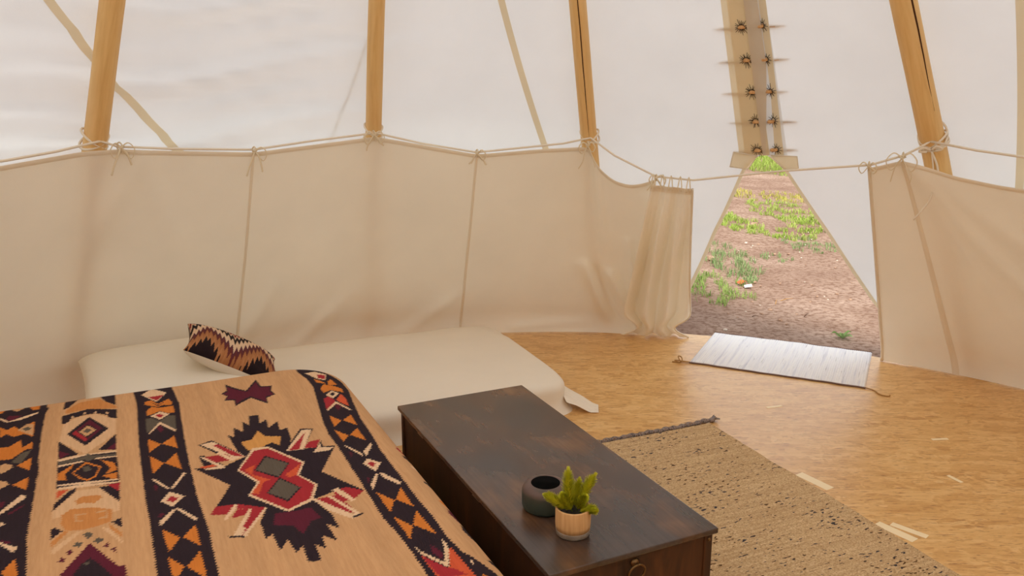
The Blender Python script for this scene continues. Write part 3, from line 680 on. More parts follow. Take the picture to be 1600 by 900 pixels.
def ridge(s, v, p, q, w, h):
    d = np.array([q[0]-p[0], q[1]-p[1]]); L2 = d@d; t = np.clip(((s-p[0])*d[0]+(v-p[1])*d[1])/L2, 0, 1)
    D = np.hypot(s-p[0]-t*d[0], (v-p[1]-t*d[1])*1.3); return h*np.exp(-(D/w)**2)*(.35+.65*np.sin(np.pi*np.clip(t*.8+.2, 0, 1)))
def disp_left(s, v):
    o = base_disp(s, v)
    o -= ridge(s, v, (.42, .02), (.30, .60), .05, .030); o -= ridge(s, v, (.30, .60), (.10, .93), .05, .055)
    o += ridge(s, v, (.40, .62), (.22, .93), .05, .050); o -= ridge(s, v, (.52, .60), (.34, .90), .04, .035)
    o -= ridge(s, v, (.05, .10), (.03, .88), .05, .035); o -= ridge(s, v, (.17, .35), (.05, .90), .03, .03)
    o -= ridge(s, v, (.85, .97), (.5, .94), .03, .02)
    o -= ridge(s, v, (1.45, .97), (1.12, .72), .05, .025); o -= ridge(s, v, (2.05, .98), (1.75, .72), .05, .03); o -= ridge(s, v, (2.4, .95), (2.2, .62), .05, .03)
    o -= ridge(s, v, (1.73, .02), (1.80, .45), .05, .010); o -= ridge(s, v, (2.9, .02), (2.65, .5), .06, .014); o -= ridge(s, v, (2.9, .02), (3.2, .5), .06, .014)
    return o
def disp_right(s, v):
    o = .6*base_disp(s, v)
    o -= ridge(s, v, (.20, .02), (.95, .95), .05, .022); o -= ridge(s, v, (.17, .02), (.55, .80), .04, .014); o -= ridge(s, v, (.25, .02), (1.5, .8), .07, .016)
    return o
def make_liner(ST, disp, label):
    P, s_in = liner_surface(ST, disp); n, m = P.shape[:2]
    t = thing('tent_liner', label, 'liner')
    link('cloth', P, gridf(n, m), 'liner', t)
    S = np.linspace(0, s_in[-1], n)
    def inset(Q, d):
        r = np.array([CX, CY])-Q[..., :2]; r /= np.linalg.norm(r, axis=-1, keepdims=True); Q = Q.copy(); Q[..., :2] += r*d; return Q
    top = inset(P[:, :2], .0025).copy(); up = top.copy(); dv = (P[:, 1]-P[:, 0]); dv /= np.linalg.norm(dv, axis=-1, keepdims=True)
    rows = [P[:, 0]+dv*k for k in (-.001, .006, .012, .018, .0235)]
    Q = inset(np.stack(rows, 1), .0025); Q[:, 1:-1] = inset(Q[:, 1:-1], .0025)
    link('top_hem', Q, gridf(n, 5), 'hem', t)
    return t, P, S, s_in, inset
def seam(t, P, S, s0, s1=None, w=.014):
    m = P.shape[1]; v = np.linspace(0, 1, m); s1 = s0 if s1 is None else s1
    def at(s):
        return np.stack([[np.interp(s, S, P[:, j, k]) for k in range(3)] for j in range(m)])
    cols = [at(s0+d) for d in (-w/2, -w/4, 0, w/4, w/2)]
    Q = np.stack(cols, 1); r = np.array([CX, CY])-Q[..., :2]; r /= np.linalg.norm(r, axis=-1, keepdims=True)
    Q[..., :2] += r*np.array([.002, .006, .007, .006, .002])[None, :, None]
    link('seam', Q, gridf(m, 5), 'hem', t)
def bow(t, c, s=1.2, loops=2, tails=2, drop=.05, rope_top=None):
    c = Vector(c); rd = Vector((CX-c.x, CY-c.y, 0)).normalized(); tn = Vector((-rd.y, rd.x, 0)); up = Vector((0, 0, 1)); parts = []
    f = lambda a, b, d: c+tn*a*s+up*b*s+rd*(d*s)
    for k in range(loops):
        sg = -1 if k % 2 else 1; w = random.uniform(.8, 1.2)
        parts.append(tube_data([tuple(p) for p in catmull([f(0, 0, .010), f(sg*.022*w, .014, .018), f(sg*.040*w, -.010*w, .018), f(sg*.026*w, -.036*w, .014), f(sg*.006, -.012, .012), f(0, 0, .010)], 5)], .0045, 6, True, .45))
    for k in range(tails):
        sg = -1 if k % 2 else 1; l = drop*random.uniform(.8, 1.3)
        parts.append(tube_data([tuple(p) for p in catmull([f(0, 0, .012), f(sg*.014, -.3*l, .016), f(sg*(.02+.012*random.random()), -.7*l, .014), f(sg*(.024+.02*random.random()), -l, .012)], 5)], .0045, 6, True, .45))
    parts.append(tube_data([tuple(p) for p in [f(-.009, .004, .008), f(0, -.001, .013), f(.009, .004, .008)]], .006, 7))
    parts.append(tube_data([tuple(p) for p in catmull([f(0, -.016, .006), f(.004, .004, .014), f(0, .016, .002), f(-.004, .004, -.010), f(0, -.016, -.004)], 5)], .0036, 6))
    V_, F_ = join(parts); return link('tie', V_, F_, 'ribbon', t)
LL, PL, SL, sL, insL = make_liner(ST_L, disp_left, 'long cream cotton liner hung from the rope, left of the doorway, end drawn aside')
for k in (7, 11): seam(LL, PL, SL, sL[k])
for k, kw in ((0, dict(s=1.1)), (5, dict(drop=.09)), (7, dict(tails=4, loops=1, drop=.05)), (9, dict(s=1.45)), (11, dict(loops=1, drop=.08)), (13, dict(s=1.4, drop=.07))):
    c = Vector(ST_L[k][0]); c.z += .010; c = inn(c, .012); bow(LL, c, **kw)
# gathered end of the left liner: pleats hanging from loops, bunched at the foot
nS, nV = 110, 60; Q = np.zeros((nV, nS, 3)); rs = np.linspace(0, 1, nS)
tA, tB = np.array([.775, 4.562, 1.076]), np.array([.985, 4.468, 1.064])
bA, bB = np.array([.70, 5.23, .02]), np.array([1.195, 5.19, .004])
nrm = np.array([CX-.9, CY-4.6]); nrm /= np.linalg.norm(nrm)
for j, v in enumerate(np.linspace(0, 1, nV)):
    sq = 1-.46*np.exp(-((v-.93)/.07)**2)-.08*np.sin(np.pi*v)                              # pinched above the floor
    a = tA*(1-v)+bA*v; b = tB*(1-v)+bB*v; pin = a*.62+b*.38; r = (rs-.5)*sq+.5
    if v > .93: r = r+(rs-.5)*.06*(v-.93)/.07
    base = a[None]*(1-r[:, None])+b[None]*r[:, None]
    amp = .008+.055*min(1, v*2.5)*(1-.45*math.exp(-((v-.93)/.06)**2))
    w = np.sin(rs*2*np.pi*(2.6+.7*v)+.9*np.sin(v*3)+.8)+.30*np.sin(rs*2*np.pi*6.3+v*5)*(.5+.5*np.sin(v*7))
    off = amp*w+.05+.05*np.exp(-((v-.86)/.14)**2)*np.exp(-((rs-.35)/.3)**2)
    if v > .95: off = off*(1-.35*(v-.95)/.05)
    base[:, :2] += nrm[None]*off[:, None]
    Q[j] = base
gath = link('gathered_end', Q, gridf(nV, nS), 'liner', LL)
e = Q[:, -1]; tube('side_hem', [tuple(x) for x in e], .006, 'hem', LL, 6)
for k in (6, 30, 52, 76, 98):
    p = Vector(Q[0, k]); q = p+Vector((0, 0, .050)); q = Vector((q.x-nrm[0]*.045, q.y-nrm[1]*.045, q.z))
    P_ = [p+Vector((-.008, 0, -.02)), p+Vector((-.010, 0, .006)), q+Vector((0, 0, .006)), p+Vector((.010, 0, .006)), p+Vector((.008, 0, -.02))]
    tube('hanging_loop', [tuple(x) for x in catmull(P_, 5)], .0032, 'ribbon', LL, 6, 1)
link('top_band', np.stack([Q[j]+np.array([nrm[0], nrm[1], 0])*.004 for j in (0, 1, 2)]), gridf(3, nS), 'hem', LL)
LR, PR, SR, sR, insR = make_liner(ST_R, disp_right, 'cream cotton liner panel hung from the rope, right of the doorway')
seam(LR, PR, SR, sR[2], None, .018)
tube('side_hem', [tuple(Vector(x)) for x in insR(PR[0], .003)], .009, 'hem', LR, 8)
for k, kw in ((0, dict(s=1.2, tails=1, drop=.03)), (2, dict(s=1.6, drop=.07))):
    c = Vector(ST_R[k][0]); c.z += .014; bow(LR, inn(c, .012), **kw)

# ------------------------------------------------------------------ mattress on the floor, pillow, cushion
def soft_box(L, W, H, rr, n=(90, 60), crown=.0, pw=4.0, flare=0):
    """closed upholstered box: rounded sides, centred, standing on z=0"""
    nu, nv = n; a = np.linspace(0, 2*np.pi, nu*2, endpoint=False); V = []; rows = []
    ca, sa = np.cos(a), np.sin(a); e = 2/9.0
    bx = np.sign(ca)*np.abs(ca)**e; by = np.sign(sa)*np.abs(sa)**e
    prof = [(1-.03, .0)]+[(1-.0*t, H*t) for t in ()]
    P = []
    for t in np.linspace(-1, 1, 22):
        z = H/2+H/2*np.sign(t)*abs(t)**.8; k = (1-abs(t)**pw)**(1/pw); P.append((rr*(k-1) if t > 0 or not flare else flare*t*t, z))
    for ins, z in P: rows.append(np.stack([bx*(L/2+ins), by*(W/2+ins), 0*bx+z], -1))
    for s in np.linspace(.96, .0, 24): rows.append(np.stack([bx*(L/2-rr)*s, by*(W/2-rr)*s, 0*bx+H+crown*(1-s**4)], -1))
    return np.array(rows)
def wrinkle(rows, fx, amp):
    R = rows.copy()
    for i in range(R.shape[0]):
        for j in range(R.shape[1]):
            x, y, z = R[i, j]; f = amp*(noise.noise((x*fx, y*fx*.6, z*3))+.5*noise.noise((x*fx*2.3, y*fx*2.1, 5+z*5)))
            if z > .02: R[i, j, 2] += f; R[i, j, 0] += f*.4; R[i, j, 1] += f*.4
    return R
MA = math.radians(23); mex, mey = Vector((math.cos(MA), math.sin(MA), 0)), Vector((-math.sin(MA), math.cos(MA), 0))
mnr = Vector((.335, 3.875, 0)); mc = mnr-mex*1.06+mey*.60
matt = thing('mattress', 'low mattress under a plain off-white sheet, lying on the floor along the liner', 'mattress', mc, MA)
rows = wrinkle(soft_box(2.12, 1.20, .165, .09, crown=.014, pw=2.6, flare=.035, n=(130, 60)), 5, .008)
for i in range(22):                     # hanging folds of the sheet along the sides
    for j in range(rows.shape[1]):
        x, y, z = rows[i, j]; a = math.atan2(y/.6, x/1.06); f = (1-min(1, z/.15))*.016*noise.noise((x*9, y*9, 2))*1.6
        rows[i, j, 0] += f*math.cos(a); rows[i, j, 1] += f*math.sin(a)
link('sheeted_body', rows, gridf(rows.shape[0], rows.shape[1], True), 'sheet', matt)
# loose sheet corner trailing on the floor, and the draped side
nS, nV = 24, 18; Q = np.zeros((nV, nS, 3)); tip = np.array([1.200, -.605, .006])
for j, v in enumerate(np.linspace(0, 1, nV)):
    for i, s in enumerate(np.linspace(0, 1, nS)):
        a = np.array([1.0, -.585, .06])*(1-s)+np.array([1.055, -.34, .10])*s
        b = tip+np.array([-.05*(1-s), -.045*(1-s), 0])+np.array([0, .05, 0])*s
        p = a*(1-v)+b*v; p[2] = max(.004, a[2]*(1-v)**1.5+.012*math.sin(math.pi*v)*math.exp(-((s-.6)/.3)**2)+.016*math.sin(s*17+v*5)*v*(1-v)*2)
        Q[j, i] = p
link('sheet_corner', Q, gridf(nV, nS), 'sheet', matt)
def pillow_mesh(L, W, T, n=56, corner=.10, p=2.6):
    s = np.linspace(-1, 1, n); X, Y = np.meshgrid(s, s); ed = (1-np.abs(X)**p)*(1-np.abs(Y)**p); h = T/2*np.clip(ed, 0, 1)**.42
    pin = 1-corner*(1-np.abs(Y)**2)*np.abs(X)**3*.9; pin2 = 1-corner*(1-np.abs(X)**2)*np.abs(Y)**3*.9
    x = X*L/2*pin; y = Y*W/2*pin2
    return X, Y, np.stack([x, y, h], -1), np.stack([x, y, -h], -1)
X, Y, Tp, Bt = pillow_mesh(.86, .74, .19, 56, .05, 3.4)
pil = thing('pillow', 'plain off-white pillow at the left end of the floor mattress', 'pillow', mc-mex*.835+mey*.06+Vector((0, 0, .250)), MA+math.pi/2+.10)
pil.rotation_euler.x = 0.0
link('pillow_top', Tp, gridf(56, 56), 'pillow', pil); link('pillow_underside', Bt[:, ::-1], gridf(56, 56), 'pillow', pil)
tube('corner_tuft', [(.40, .30, 0), (.412, .31, -.004), (.42, .318, -.012)], [.004, .006, .003], 'hem', pil, 6)
# patterned cushion
n = 190; X, Y, Tp, Bt = pillow_mesh(.46, .42, .15, n, .11, 2.2)
def kilim(u, v):                       # u across, v front to back, both -1..1
    tri = np.abs(((u-.50)/1.15+10.5) % 1-.5)*2                                             # 1 at the notch centre, 0 on the dark peaks
    saw = np.abs(((u*11) % 1)-.5)*2
    w = (v+1)*.95+tri*1.05-1.12+.30*saw
    C = {'k': srgb(38, 26, 28), 'b': srgb(168, 112, 72), 'o': srgb(178, 122, 80), 'm': srgb(104, 52, 48), 'p': srgb(90, 48, 58), 'c': srgb(222, 190, 158), 'r': srgb(128, 44, 40)}
    col = np.zeros(u.shape+(4,)); edges = [(-9, 'k'), (-.45, 'k'), (-.40, 'o'), (-.20, 'b'), (.06, 'm'), (.26, 'p'), (.42, 'c'), (.80, 'k'), (1.12, 'c'), (1.26, 'r'), (1.48, 'c'), (1.6, 'm')]
    for lo, c in edges: col[w > lo] = C[c]
    return col
cush = thing('cushion', 'small cushion with a brown, black and cream zigzag kilim pattern, plain back', 'cushion', (-1.34, 3.735, .352), 0)
ccol = kilim(X, Y)
link('patterned_front', Tp, gridf(n, n), 'kilim', cush, True, ccol.reshape(-1, 4)); link('plain_back', Bt[::4, ::-4], gridf(len(Bt[::4]), len(Bt[::4])), 'pillow', cush)
cush.rotation_euler = (math.radians(.6), math.radians(29.6), math.radians(18.7))

# ------------------------------------------------------------------ bed in the foreground with its blanket
BA = math.radians(26); bO = Vector((-.1857, 2.1575, 0))
X0, X1, Y0, Y1 = -1.75, .035, -.75, 1.47; ZT, RR, CR = .42, .09, .26
bed = thing('bed', 'low bed in the foreground, hidden under the patterned blanket', 'bed', bO, BA)
box('bed_base', (X1-X0-.22, Y1-Y0-.22, .17), ((X0+X1)/2, (Y0+Y1)/2-.02, .085), 'bed', bed, .02)
box('bed_mattress', (X1-X0-.20, Y1-Y0-.20, .225), ((X0+X1)/2, (Y0+Y1)/2-.02, .170+.1125), 'sheet', bed, .09, 0, 4)
def bsdf_(p, q):
    cx, cy, hx, hy = (X0+X1)/2, (Y0+Y1)/2, (X1-X0)/2, (Y1-Y0)/2
    dx = np.abs(p-cx)-hx+CR; dy = np.abs(q-cy)-hy+CR
    return np.hypot(np.maximum(dx, 0), np.maximum(dy, 0))+np.minimum(np.maximum(dx, dy), 0)-CR
DROP = .20
pp = np.arange(X0-DROP, X1+DROP+.0001, .0032); qq = np.arange(Y0-DROP, Y1+DROP+.0001, .0034)
Pg, Qg = np.meshgrid(pp, qq); E = -bsdf_(Pg, Qg)
h_ = 1e-4; gxn = (bsdf_(Pg+h_, Qg)-bsdf_(Pg-h_, Qg))/(2*h_); gyn = (bsdf_(Pg, Qg+h_)-bsdf_(Pg, Qg-h_))/(2*h_)
out = np.maximum(-E, 0); kk = np.clip(RR-E, 0, RR)
zb = ZT-(RR-np.sqrt(np.maximum(RR*RR-kk*kk, 0))); zb = np.where(E < 0, ZT-RR-out*.98, zb)
bx_ = Pg-gxn*out*.93; by_ = Qg-gyn*out*.93
zb = zb+.0035*np.sin(Pg*7+Qg*2)*np.sin(Qg*5-Pg*2)*np.clip(E*6, 0, 1)
wv = .012*np.sin(Qg*17+Pg*13)*np.clip(out*8, 0, 1); bx_ += gxn*wv; by_ += gyn*wv
CB = {'D': srgb(48, 36, 42), 'O': srgb(212, 126, 54), 'O2': srgb(214, 154, 86), 'C': srgb(232, 196, 158), 'R': srgb(168, 48, 54), 'M': srgb(96, 34, 50), 'G': srgb(98, 88, 76),
      'V': srgb(212, 92, 58), 'V2': srgb(206, 138, 78), 'W': srgb(222, 180, 138), 'T': srgb(208, 161, 115)}
col = np.zeros(Pg.shape+(4,)); col[:] = srgb(208, 161, 115)
col[..., :3] *= (1+.06*np.sin(Pg*60)*np.sin(Pg*23+1))[..., None]
saw = .0032*(np.abs((Qg/.013) % 1-.5)*4-1); saw2 = .0016*(np.abs((Pg/.011) % 1-.5)*4-1)
PS, QS = Pg+saw, Qg+saw2
def paint(key, pts):
    x, y = pts[0::2], pts[1::2]
    i0, i1 = np.searchsorted(qq, [y.min()-.01, y.max()+.01]); j0, j1 = np.searchsorted(pp, [x.min()-.01, x.max()+.01])
    if i1 <= i0 or j1 <= j0: return
    A, B = PS[i0:i1, j0:j1], QS[i0:i1, j0:j1]; ins = np.zeros(A.shape, bool); m = len(x)
    for k in range(m):
        xa, ya, xb, yb = x[k], y[k], x[(k+1) % m], y[(k+1) % m]
        if ya == yb: continue
        c = ((ya > B) != (yb > B)) & (A < (xb-xa)*(B-ya)/(yb-ya)+xa); ins ^= c
    col[i0:i1, j0:j1][ins] = CB[key]
POLY = [(l.split()[0], np.array(l.split()[1:], float)/1000) for l in PATTERN.strip().split('\n')]
for k, p0, p1 in (('D', -.79, -.64), ('D', -1.395, -1.085), ('D', -1.84, -1.69)):
    for lo, hi in ((1.40, 1.75), (-1.0, -.09)): paint(k, np.array([p0, lo, p1, lo, p1, hi, p0, hi]))
def moved(x, mirror, dq):              # the woven motifs repeat towards the foot and mirror across the outer stripe
    y = x.copy(); y[1::2] += dq
    if mirror: y[0::2] = -2.48-y[0::2]
    return y
for mirror, dq in ((True, -1.56), (True, 0), (False, -1.56)):
    for k, x in POLY: paint(k, moved(x, mirror, dq))
paint('D', np.array([-.148, 1.37, -.075, 1.37, -.09, 1.75, -.20, 1.75])); 
for k, x in POLY:
    x = x.copy(); x[0::2] = np.maximum(x[0::2], -1.395); paint(k, x)
for key, q0, q1 in (('R', .50, .44), ('D', .43, .37), ('C', .34, .30), ('D', .22, .18), ('O', .09, .04), ('M', .03, -.06), ('D', -.07, -.17), ('D', -.27, -.31)):
    paint(key, np.array([-.004, (q0+q1)/2, .008, q1+.004, .05, q1, .10, (q0+q1)/2, .05, q0, .008, q0-.004]))
for i in range(-6, 14):                # next motif starts on the hanging side
    q0 = i*.16; paint(['D', 'O', 'M', 'R'][i % 4], np.array([.12, q0, .15, q0+.05, .20, q0+.06, .23, q0-.02, .14, q0-.05]))
blk = thing('blanket', 'tan woven blanket with dark serrated stripes and a red-centred star medallion, over the bed', 'blanket', bO, BA)
link('woven_cloth', np.stack([bx_, by_, zb], -1), gridf(*Pg.shape), 'blanket', blk, True, col.reshape(-1, 4))

# ------------------------------------------------------------------ wooden chest
CA = math.radians(25.4); cc = Vector((.0675, 2.521, 0)); cl, cw, ch = 1.256, .537, .40
chest = thing('wooden_chest', 'long low dark-stained wooden chest used as a table, between bed and woven rug', 'chest', cc, CA)
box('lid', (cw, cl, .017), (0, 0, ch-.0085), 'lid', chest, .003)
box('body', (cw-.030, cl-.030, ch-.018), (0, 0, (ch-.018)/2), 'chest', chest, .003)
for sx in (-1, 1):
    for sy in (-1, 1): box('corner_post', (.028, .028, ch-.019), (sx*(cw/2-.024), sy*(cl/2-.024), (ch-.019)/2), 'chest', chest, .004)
for y in (.40, -.12): box('hinge_plate', (.003, .055, .008), (-(cw/2-.0135), y, ch-.032), 'steel', chest, .0008)
yf = -cl/2+.015
hp = lathe('handle_plate', [(.0, .010), (.008, .009), (.012, .005), (.014, .002), (.014, 0)], 'brass', chest, 20); hp.rotation_euler = (math.radians(90), 0, 0); hp.location = (0, yf+.001, ch-.045)
tube('ring_handle', [(.0+.026*math.sin(a), yf-.012-.004*math.cos(a), ch-.045-.024+.026*math.cos(a)) for a in np.linspace(0, 2*math.pi, 28)], .0035, 'brass', chest, 8)
st_ = lathe('stud', [(.006, 0), (.005, .003), (0, .004)], 'brass', chest, 12); st_.rotation_euler = (math.radians(90), 0, 0); st_.location = (cw/2-.024, yf-.0085+.004, ch-.035)

# things standing on the chest
pv = (.098, 2.185, ch)
vase = thing('candle_pot', 'squat dark green-brown glazed pot with a wide black opening, behind the fern', 'pot', pv)
lathe('glazed_body', [(.054, .0), (.064, .004), (.0685, .014), (.0695, .030), (.0695, .054), (.0670, .066), (.0590, .0750), (.046, .0800), (.0425, .0790)], 'vase', vase, 48)
lathe('inner_wall', [(.0427, .0792), (.042, .070), (.046, .045), (.040, .022), (0, .020)], 'vase_in', vase, 40)
parts = []
for k in range(90):
    a = random.random()*6.283; r = .034*math.sqrt(random.random()); s = .0013
    c = Vector((r*math.cos(a), r*math.sin(a), .0225+.030*(r/.034)**2)); vv = [c+Vector(d)*s for d in ((1, 0, 0), (0, 1, 0), (-1, 0, 0), (0, -1, 0), (0, 0, 1))]
    parts.append(([tuple(q) for q in vv], [(0, 1, 4), (1, 2, 4), (2, 3, 4), (3, 0, 4)]))
V_, F_ = join(parts); b_ = link('bead_filling', V_, F_, 'bead', vase); b_['kind'] = 'stuff'
pf = (.168, 2.040, ch)
fern = thing('potted_fern', 'small yellow-green foxtail fern in a pale turned wooden pot with a grey foot', 'plant', pf)
lathe('pot_foot', [(.040, 0), (.046, .004), (.0478, .018), (.0478, .0195)], 'potbase', fern, 40)
lathe('wooden_pot', [(.0478, .0195), (.049, .035), (.0492, .080), (.0480, .0835), (.0455, .0835), (.0440, .078), (.0430, .060)], 'potwood', fern, 40)
lathe('soil', [(.0435, .066), (.030, .069), (0, .071)], 'soil', fern, 32)
def frond(p0, tip, bend, r, seed, n=420):
    rnd = random.Random(seed); p0, tip = Vector(p0), Vector(tip); m = p0.lerp(tip, .5)+Vector(bend)
    bz = lambda t: p0*(1-t)**2+m*2*t*(1-t)+tip*t*t
    root = tube('fern_frond', [tuple(bz(t)) for t in np.linspace(0, .97, 14)], [.0016*(1-.6*t) for t in np.linspace(0, 1, 14)], 'stem', fern, 5)
    V_, F_ = [], []
    for k in range(n):
        t = .12+.90*(k+rnd.random())/n; t = min(t, 1); c = bz(t); ax = (bz(min(1, t+.02))-bz(max(0, t-.02))).normalized()
        a = k*2.399+rnd.random()*.5; e1 = ax.orthogonal().normalized(); e2 = ax.cross(e1); d = (e1*math.cos(a)+e2*math.sin(a))
        rad = 1.3*r*(.50+.75*math.sin(math.pi*min(1, .22+.70*t)))*(1-.55*max(0, t-.7)/.3)*rnd.uniform(.8, 1.1)
        end = c+d*rad*.85+ax*rad*.85; sd = d.cross(ax).normalized()*rad*.11; md = c.lerp(end, .55)
        o = len(V_); V_ += [tuple(c), tuple(md+sd), tuple(end), tuple(md-sd+ax*.0005)]; F_.append((o, o+1, o+2, o+3))
    nd = link('needles', V_, F_, 'fern', root, False)
z0 = .066
for s, (p0, tip, bend, r) in enumerate([((-.006, .0, z0), (-.014, .006, .178), (-.006, 0, 0), .0145), ((.010, 0, z0), (.055, .012, .160), (-.008, 0, .01), .0135), ((.004, .008, z0), (.016, .024, .142), (0, .004, 0), .012),
        ((-.012, .0, z0), (-.074, -.006, .112), (.004, 0, .010), .0125), ((.012, -.008, z0), (.058, -.026, .078), (0, -.002, .016), .0115), ((.0, -.006, z0), (-.03, -.012, .120), (-.006, 0, .004), .011),
        ((.008, .0, z0), (.030, -.016, .115), (0, 0, .006), .011), ((0, .01, z0), (-.004, .03, .120), (0, 0, .004), .011)]): frond(p0, (tip[0]*1.10, tip[1]*1.10, tip[2]*1.08), bend, r*1.08, s)

# ------------------------------------------------------------------ rugs
def rug(root, name, L, W, mat, step, amp, edge, th=.007, period=.012):
    nx, ny = int(L/step[0])+1, int(W/step[1])+1; xs, ys = np.linspace(-L/2, L/2, nx), np.linspace(-W/2, W/2, ny); Xr, Yr = np.meshgrid(xs, ys)
    wob = np.array([noise.noise((x*9, 1, 0)) for x in xs])*edge; wob2 = np.array([noise.noise((x*9, 9, 0)) for x in xs])*edge
    f = (Yr+W/2)/W; Yr2 = Yr+wob[None]*f+wob2[None]*(1-f)
    Zr = th+amp*np.abs(np.sin(np.pi*Xr/period))+.0015*np.sin(Xr*9+Yr*5)
    edge_ = np.minimum(np.minimum(Xr+L/2, L/2-Xr), np.minimum(Yr+W/2, W/2-Yr)); Zr = np.where(edge_ < .0005, .0012, Zr)
    return link(name, np.stack([Xr, Yr2, Zr], -1), gridf(ny, nx), mat, root)
rag = thing('rag_rug', 'small white and grey striped rag rug lying across the doorway', 'rug', (1.641, 4.729, 0), math.radians(-26.0))
rug(rag, 'woven_field', .97, .68, 'rag', (.004, .01), .003, .012)
for s in (-1, 1): tube('bound_edge', [(x, s*.34+.010*noise.noise((x*9, 9 if s < 0 else 1, 0))*1.0, .005) for x in np.linspace(-.485, .485, 60)], .005, 'rag_edge', rag, 6)
for sx, pts in ((-1, [(-.485, -.34, .006), (-.53, -.36, .012), (-.555, -.33, .03), (-.54, -.31, .02), (-.53, -.35, .006), (-.58, -.37, .004)]), (1, [(.485, -.34, .006), (.53, -.36, .004), (.56, -.41, .004), (.60, -.42, .004), (.61, -.40, .004)])):
    tube('tassel', [tuple(p) for p in catmull(pts, 6)], .0035, 'twine', rag, 6)
tube('tassel', [tuple(p) for p in catmull([(-.49, -.335, .006), (-.55, -.335, .006), (-.57, -.35, .008), (-.53, -.37, .006)], 6)], .003, 'twine', rag, 6)
JA = math.radians(23); jex, jey = Vector((math.cos(JA), math.sin(JA), 0)), Vector((-math.sin(JA), math.cos(JA), 0))
jc = Vector((.965, 3.735, 0))-jex*.475-jey*1.25
jr = thing('jute_rug', 'long woven jute rug with dark flecks, beside the wooden chest', 'rug', jc, JA)
nx, ny = 100, 500; xs, ys = np.linspace(-.475, .475, nx), np.linspace(-1.25, 1.235, ny); Xr, Yr = np.meshgrid(xs, ys)
wob = np.array([noise.noise((y*7, 3, 0)) for y in ys])*.008
Zr = .008+.0022*np.abs(np.sin(np.pi*Yr/.015))*(1+.3*np.sin(Xr*90))+.001*np.sin(Xr*11+Yr*7)
ed = np.minimum(Xr+.475, .475-Xr); Zr = np.where(ed < .001, .001, Zr)
link('woven_field', np.stack([Xr+wob[:, None]*(Xr/.475), Yr, Zr], -1), gridf(ny, nx), 'jute', jr)
bp = [(x, 1.250+.012*max(0, (x-.3)/.2)+.004*math.sin(x*60), .011+.004*max(0, x-.3)) for x in np.linspace(-.48, .505, 80)]
tube('braided_end', bp, [.011+.003*math.sin(i*1.7) for i in range(80)], 'jute_trim', jr, 8)
for k in range(6):
    a = -.5+k*.2; tube('end_tassel', [(.500, 1.262, .013), (.515, 1.264+.02*a, .018), (.532, 1.266+.05*a, .012+.012*abs(a))], [.007, .006, .003], 'jute_trim', jr, 6)

# ------------------------------------------------------------------ outside the doorway
def grass(label, c, rx, ry, n, mat, hgt, sp=.010):
    V_, F_ = [], []
    for k in range(int(n*1.6)):
        a = random.random()*6.283; r = math.sqrt(random.random())*1.35; x, y = rx*r*math.cos(a), ry*r*math.sin(a)
        if noise.noise((x*9+c[0], y*4+c[1], 2))+.5*noise.noise((x*23, y*9+c[1], 4)) < .04: continue
        h = hgt*random.uniform(.5, 1.2); d = random.random()*6.283; ln = h*random.uniform(.4, 1.3); w = sp*random.uniform(.35, .8)
        px, py = -math.sin(d)*w/2, math.cos(d)*w/2; o = len(V_)
        V_ += [(x+px, y+py, -.01), (x-px, y-py, -.01), (x-px*.8+math.cos(d)*ln*.45, y-py*.8+math.sin(d)*ln*.45, h*.8), (x+px*.8+math.cos(d)*ln*.45, y+py*.8+math.sin(d)*ln*.45, h*.8), (x+math.cos(d)*ln, y+math.sin(d)*ln, h*.85)]
        F_ += [(o, o+1, o+2, o+3), (o+3, o+2, o+4)]
    o = link('grass_patch', V_, F_, mat, None, False); o.location = (c[0], c[1], -.03); tag(o, label, 'grass', None, 'stuff')
G = [('patch of mid-green grass nearest the tent, left of the path', (1.67, 6.59), .24, .42, 900, 'grass1', .05), ('grey-green weedy tuft left of the path behind the nearest grass', (2.10, 7.81), .18, .66, 800, 'grass2', .06),
     ('bright yellow-green clump on the left of the path, halfway up', (2.74, 9.92), .20, .61, 900, 'grass3', .06), ('widest bright green clump in the middle of the path', (3.61, 10.86), .30, .80, 1500, 'grass3', .06),
     ('thin strip of yellow-green grass on the path below the wide clump', (3.09, 9.12), .26, .28, 500, 'grass3', .045), ('dull olive grass at the right edge of the doorway view', (3.15, 8.47), .22, .33, 500, 'grass2', .04),
     ('tall bright grass closing the view at the top of the doorway', (5.49, 17.8), .75, 1.9, 5200, 'grass3', .16), ('sparse yellowish grass on the upper path', (4.14, 12.28), .26, .61, 500, 'grass4', .05),
     ('bright grass strip at the right side of the path', (3.60, 9.68), .22, .33, 500, 'grass3', .05), ('scant tuft in the middle of the bare earth', (2.61, 7.9), .12, .16, 110, 'grass2', .03),
     ('dry yellowish grass at the upper left of the path', (3.55, 13.06), .16, .87, 420, 'grass4', .06), ('small grey-green tuft above the nearest grass', (2.02, 7.0), .09, .16, 160, 'grass2', .04)]
for g in G: grass(g[0], g[1], g[2], g[3], g[4], g[5], g[6], .012 if g[1][1] < 9 else .018)
weed = thing('leafy_weed', 'small broad-leaved green weed growing just outside the rag rug', 'plant', (2.2, 5.22, -.03))
for k in range(9):
    a = k*.7+.3; l = random.uniform(.05, .085); w = l*.36; d = Vector((math.cos(a), math.sin(a), 0)); s = Vector((-d.y, d.x, 0)); up = random.uniform(.02, .055)
    q = lambda f, ww, z: tuple(d*l*f+s*w*ww+Vector((0, 0, z)))
    V_ = [q(0, 0, .0), q(.35, .5, up*.7), q(.7, .42, up), q(1, 0, up*.75), q(.7, -.42, up), q(.35, -.5, up*.7), q(.35, 0, up*.5), q(.7, 0, up*.8)]
    link('leaf', V_, [(0, 1, 6), (0, 6, 5), (1, 2, 7, 6), (6, 7, 4, 5), (2, 3, 7), (7, 3, 4)], 'weed', weed)
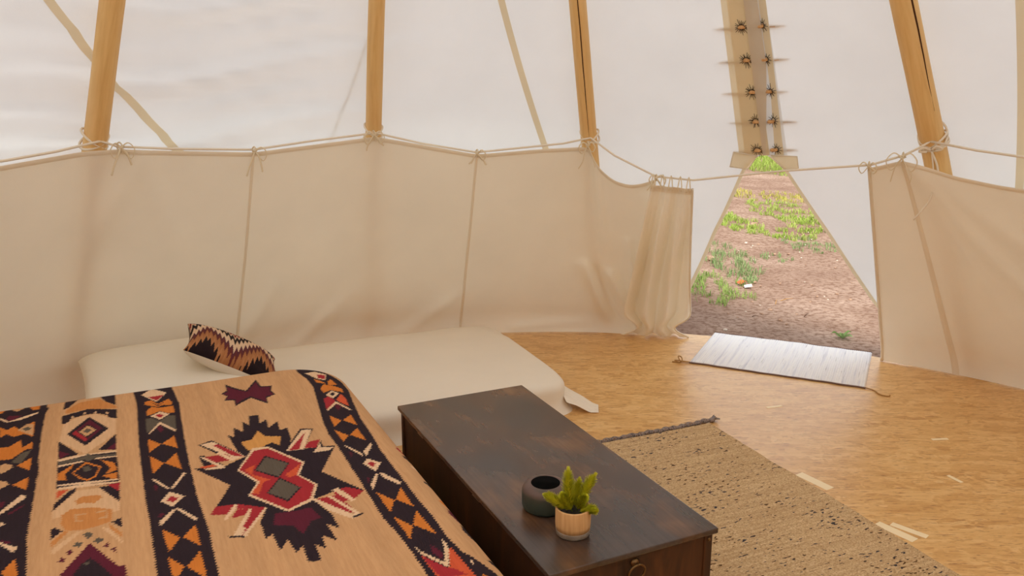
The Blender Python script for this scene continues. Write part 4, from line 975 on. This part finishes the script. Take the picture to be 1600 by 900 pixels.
def stone(label, x, y, s, mat='stone', group=None, seed=0):
    bm = bmesh.new(); bmesh.ops.create_icosphere(bm, subdivisions=2, radius=1)
    for v in bm.verts: v.co *= 1+.30*noise.noise(v.co*1.3+Vector((seed*7.1, seed, 0))); v.co = Vector((v.co.x*s, v.co.y*s*.8, v.co.z*s*.55))
    me = bpy.data.meshes.new('stone'); bm.to_mesh(me); bm.free(); me.materials.append(M[mat])
    o = bpy.data.objects.new('stone', me); COL.objects.link(o); o.location = (x, y, -.03+s*.25); o.rotation_euler = (0, 0, seed); tag(o, label, 'stone', group)
stone('brown lump of stone at the left door edge, beside the grey-green tuft', 1.92, 7.78, .055, 'stone', None, 1)
stone('brown stone in the bright clump halfway up the path', 2.93, 9.80, .055, 'stone', None, 2)
for k in range(80):
    y = random.uniform(5.4, 9.5); t = random.uniform(.08, .95); xa, xb = .25*y+.02*(y-5)+.0, .44*y; x = xa+(xb-xa)*t
    stone('small pebble lying loose on the bare earth path', x, y, random.uniform(.006, .020)*(.6 if k > 40 else 1), 'stone2' if k % 3 == 0 else 'stone', 'pebbles on the path', k+5)
V_ = [(0, 0, 0), (.05, .02, .022), (.075, .05, .012), (.02, .06, .03), (-.03, .03, .012)]
o = link('fallen_leaf', V_, [(0, 1, 3), (1, 2, 3), (0, 3, 4)], 'rust', None, False); o.location = (1.93, 6.72, -.02); tag(o, 'rust-brown fallen leaf at the right tip of the nearest grass', 'leaf')
V_ = [(0, 0, 0), (.06, -.01, .012), (.07, .05, .02), (.01, .06, .008)]
o = link('paper_scrap', V_, [(0, 1, 2), (0, 2, 3)], 'paper', None, False); o.location = (1.93, 6.60, -.018); tag(o, 'white scrap beside the rust-brown leaf on the grass', 'scrap')
for k, (x, y, a, l) in enumerate([(2.03, 6.1, 1.2, .16), (2.10, 6.2, .5, .14), (2.13, 5.75, .9, .09), (1.75, 5.75, .2, .05)]):
    o = tube('twig', [(0, 0, 0), (l*.5*math.cos(a), l*.5*math.sin(a), .008), (l*math.cos(a), l*math.sin(a), .002)], [.003, .0025, .0015], 'crack' if k > 1 else 'twine', None, 5); o.location = (x, y, -.026)
    tag(o, 'thin twig lying on the bare earth outside the doorway', 'twig', 'twigs on the earth')
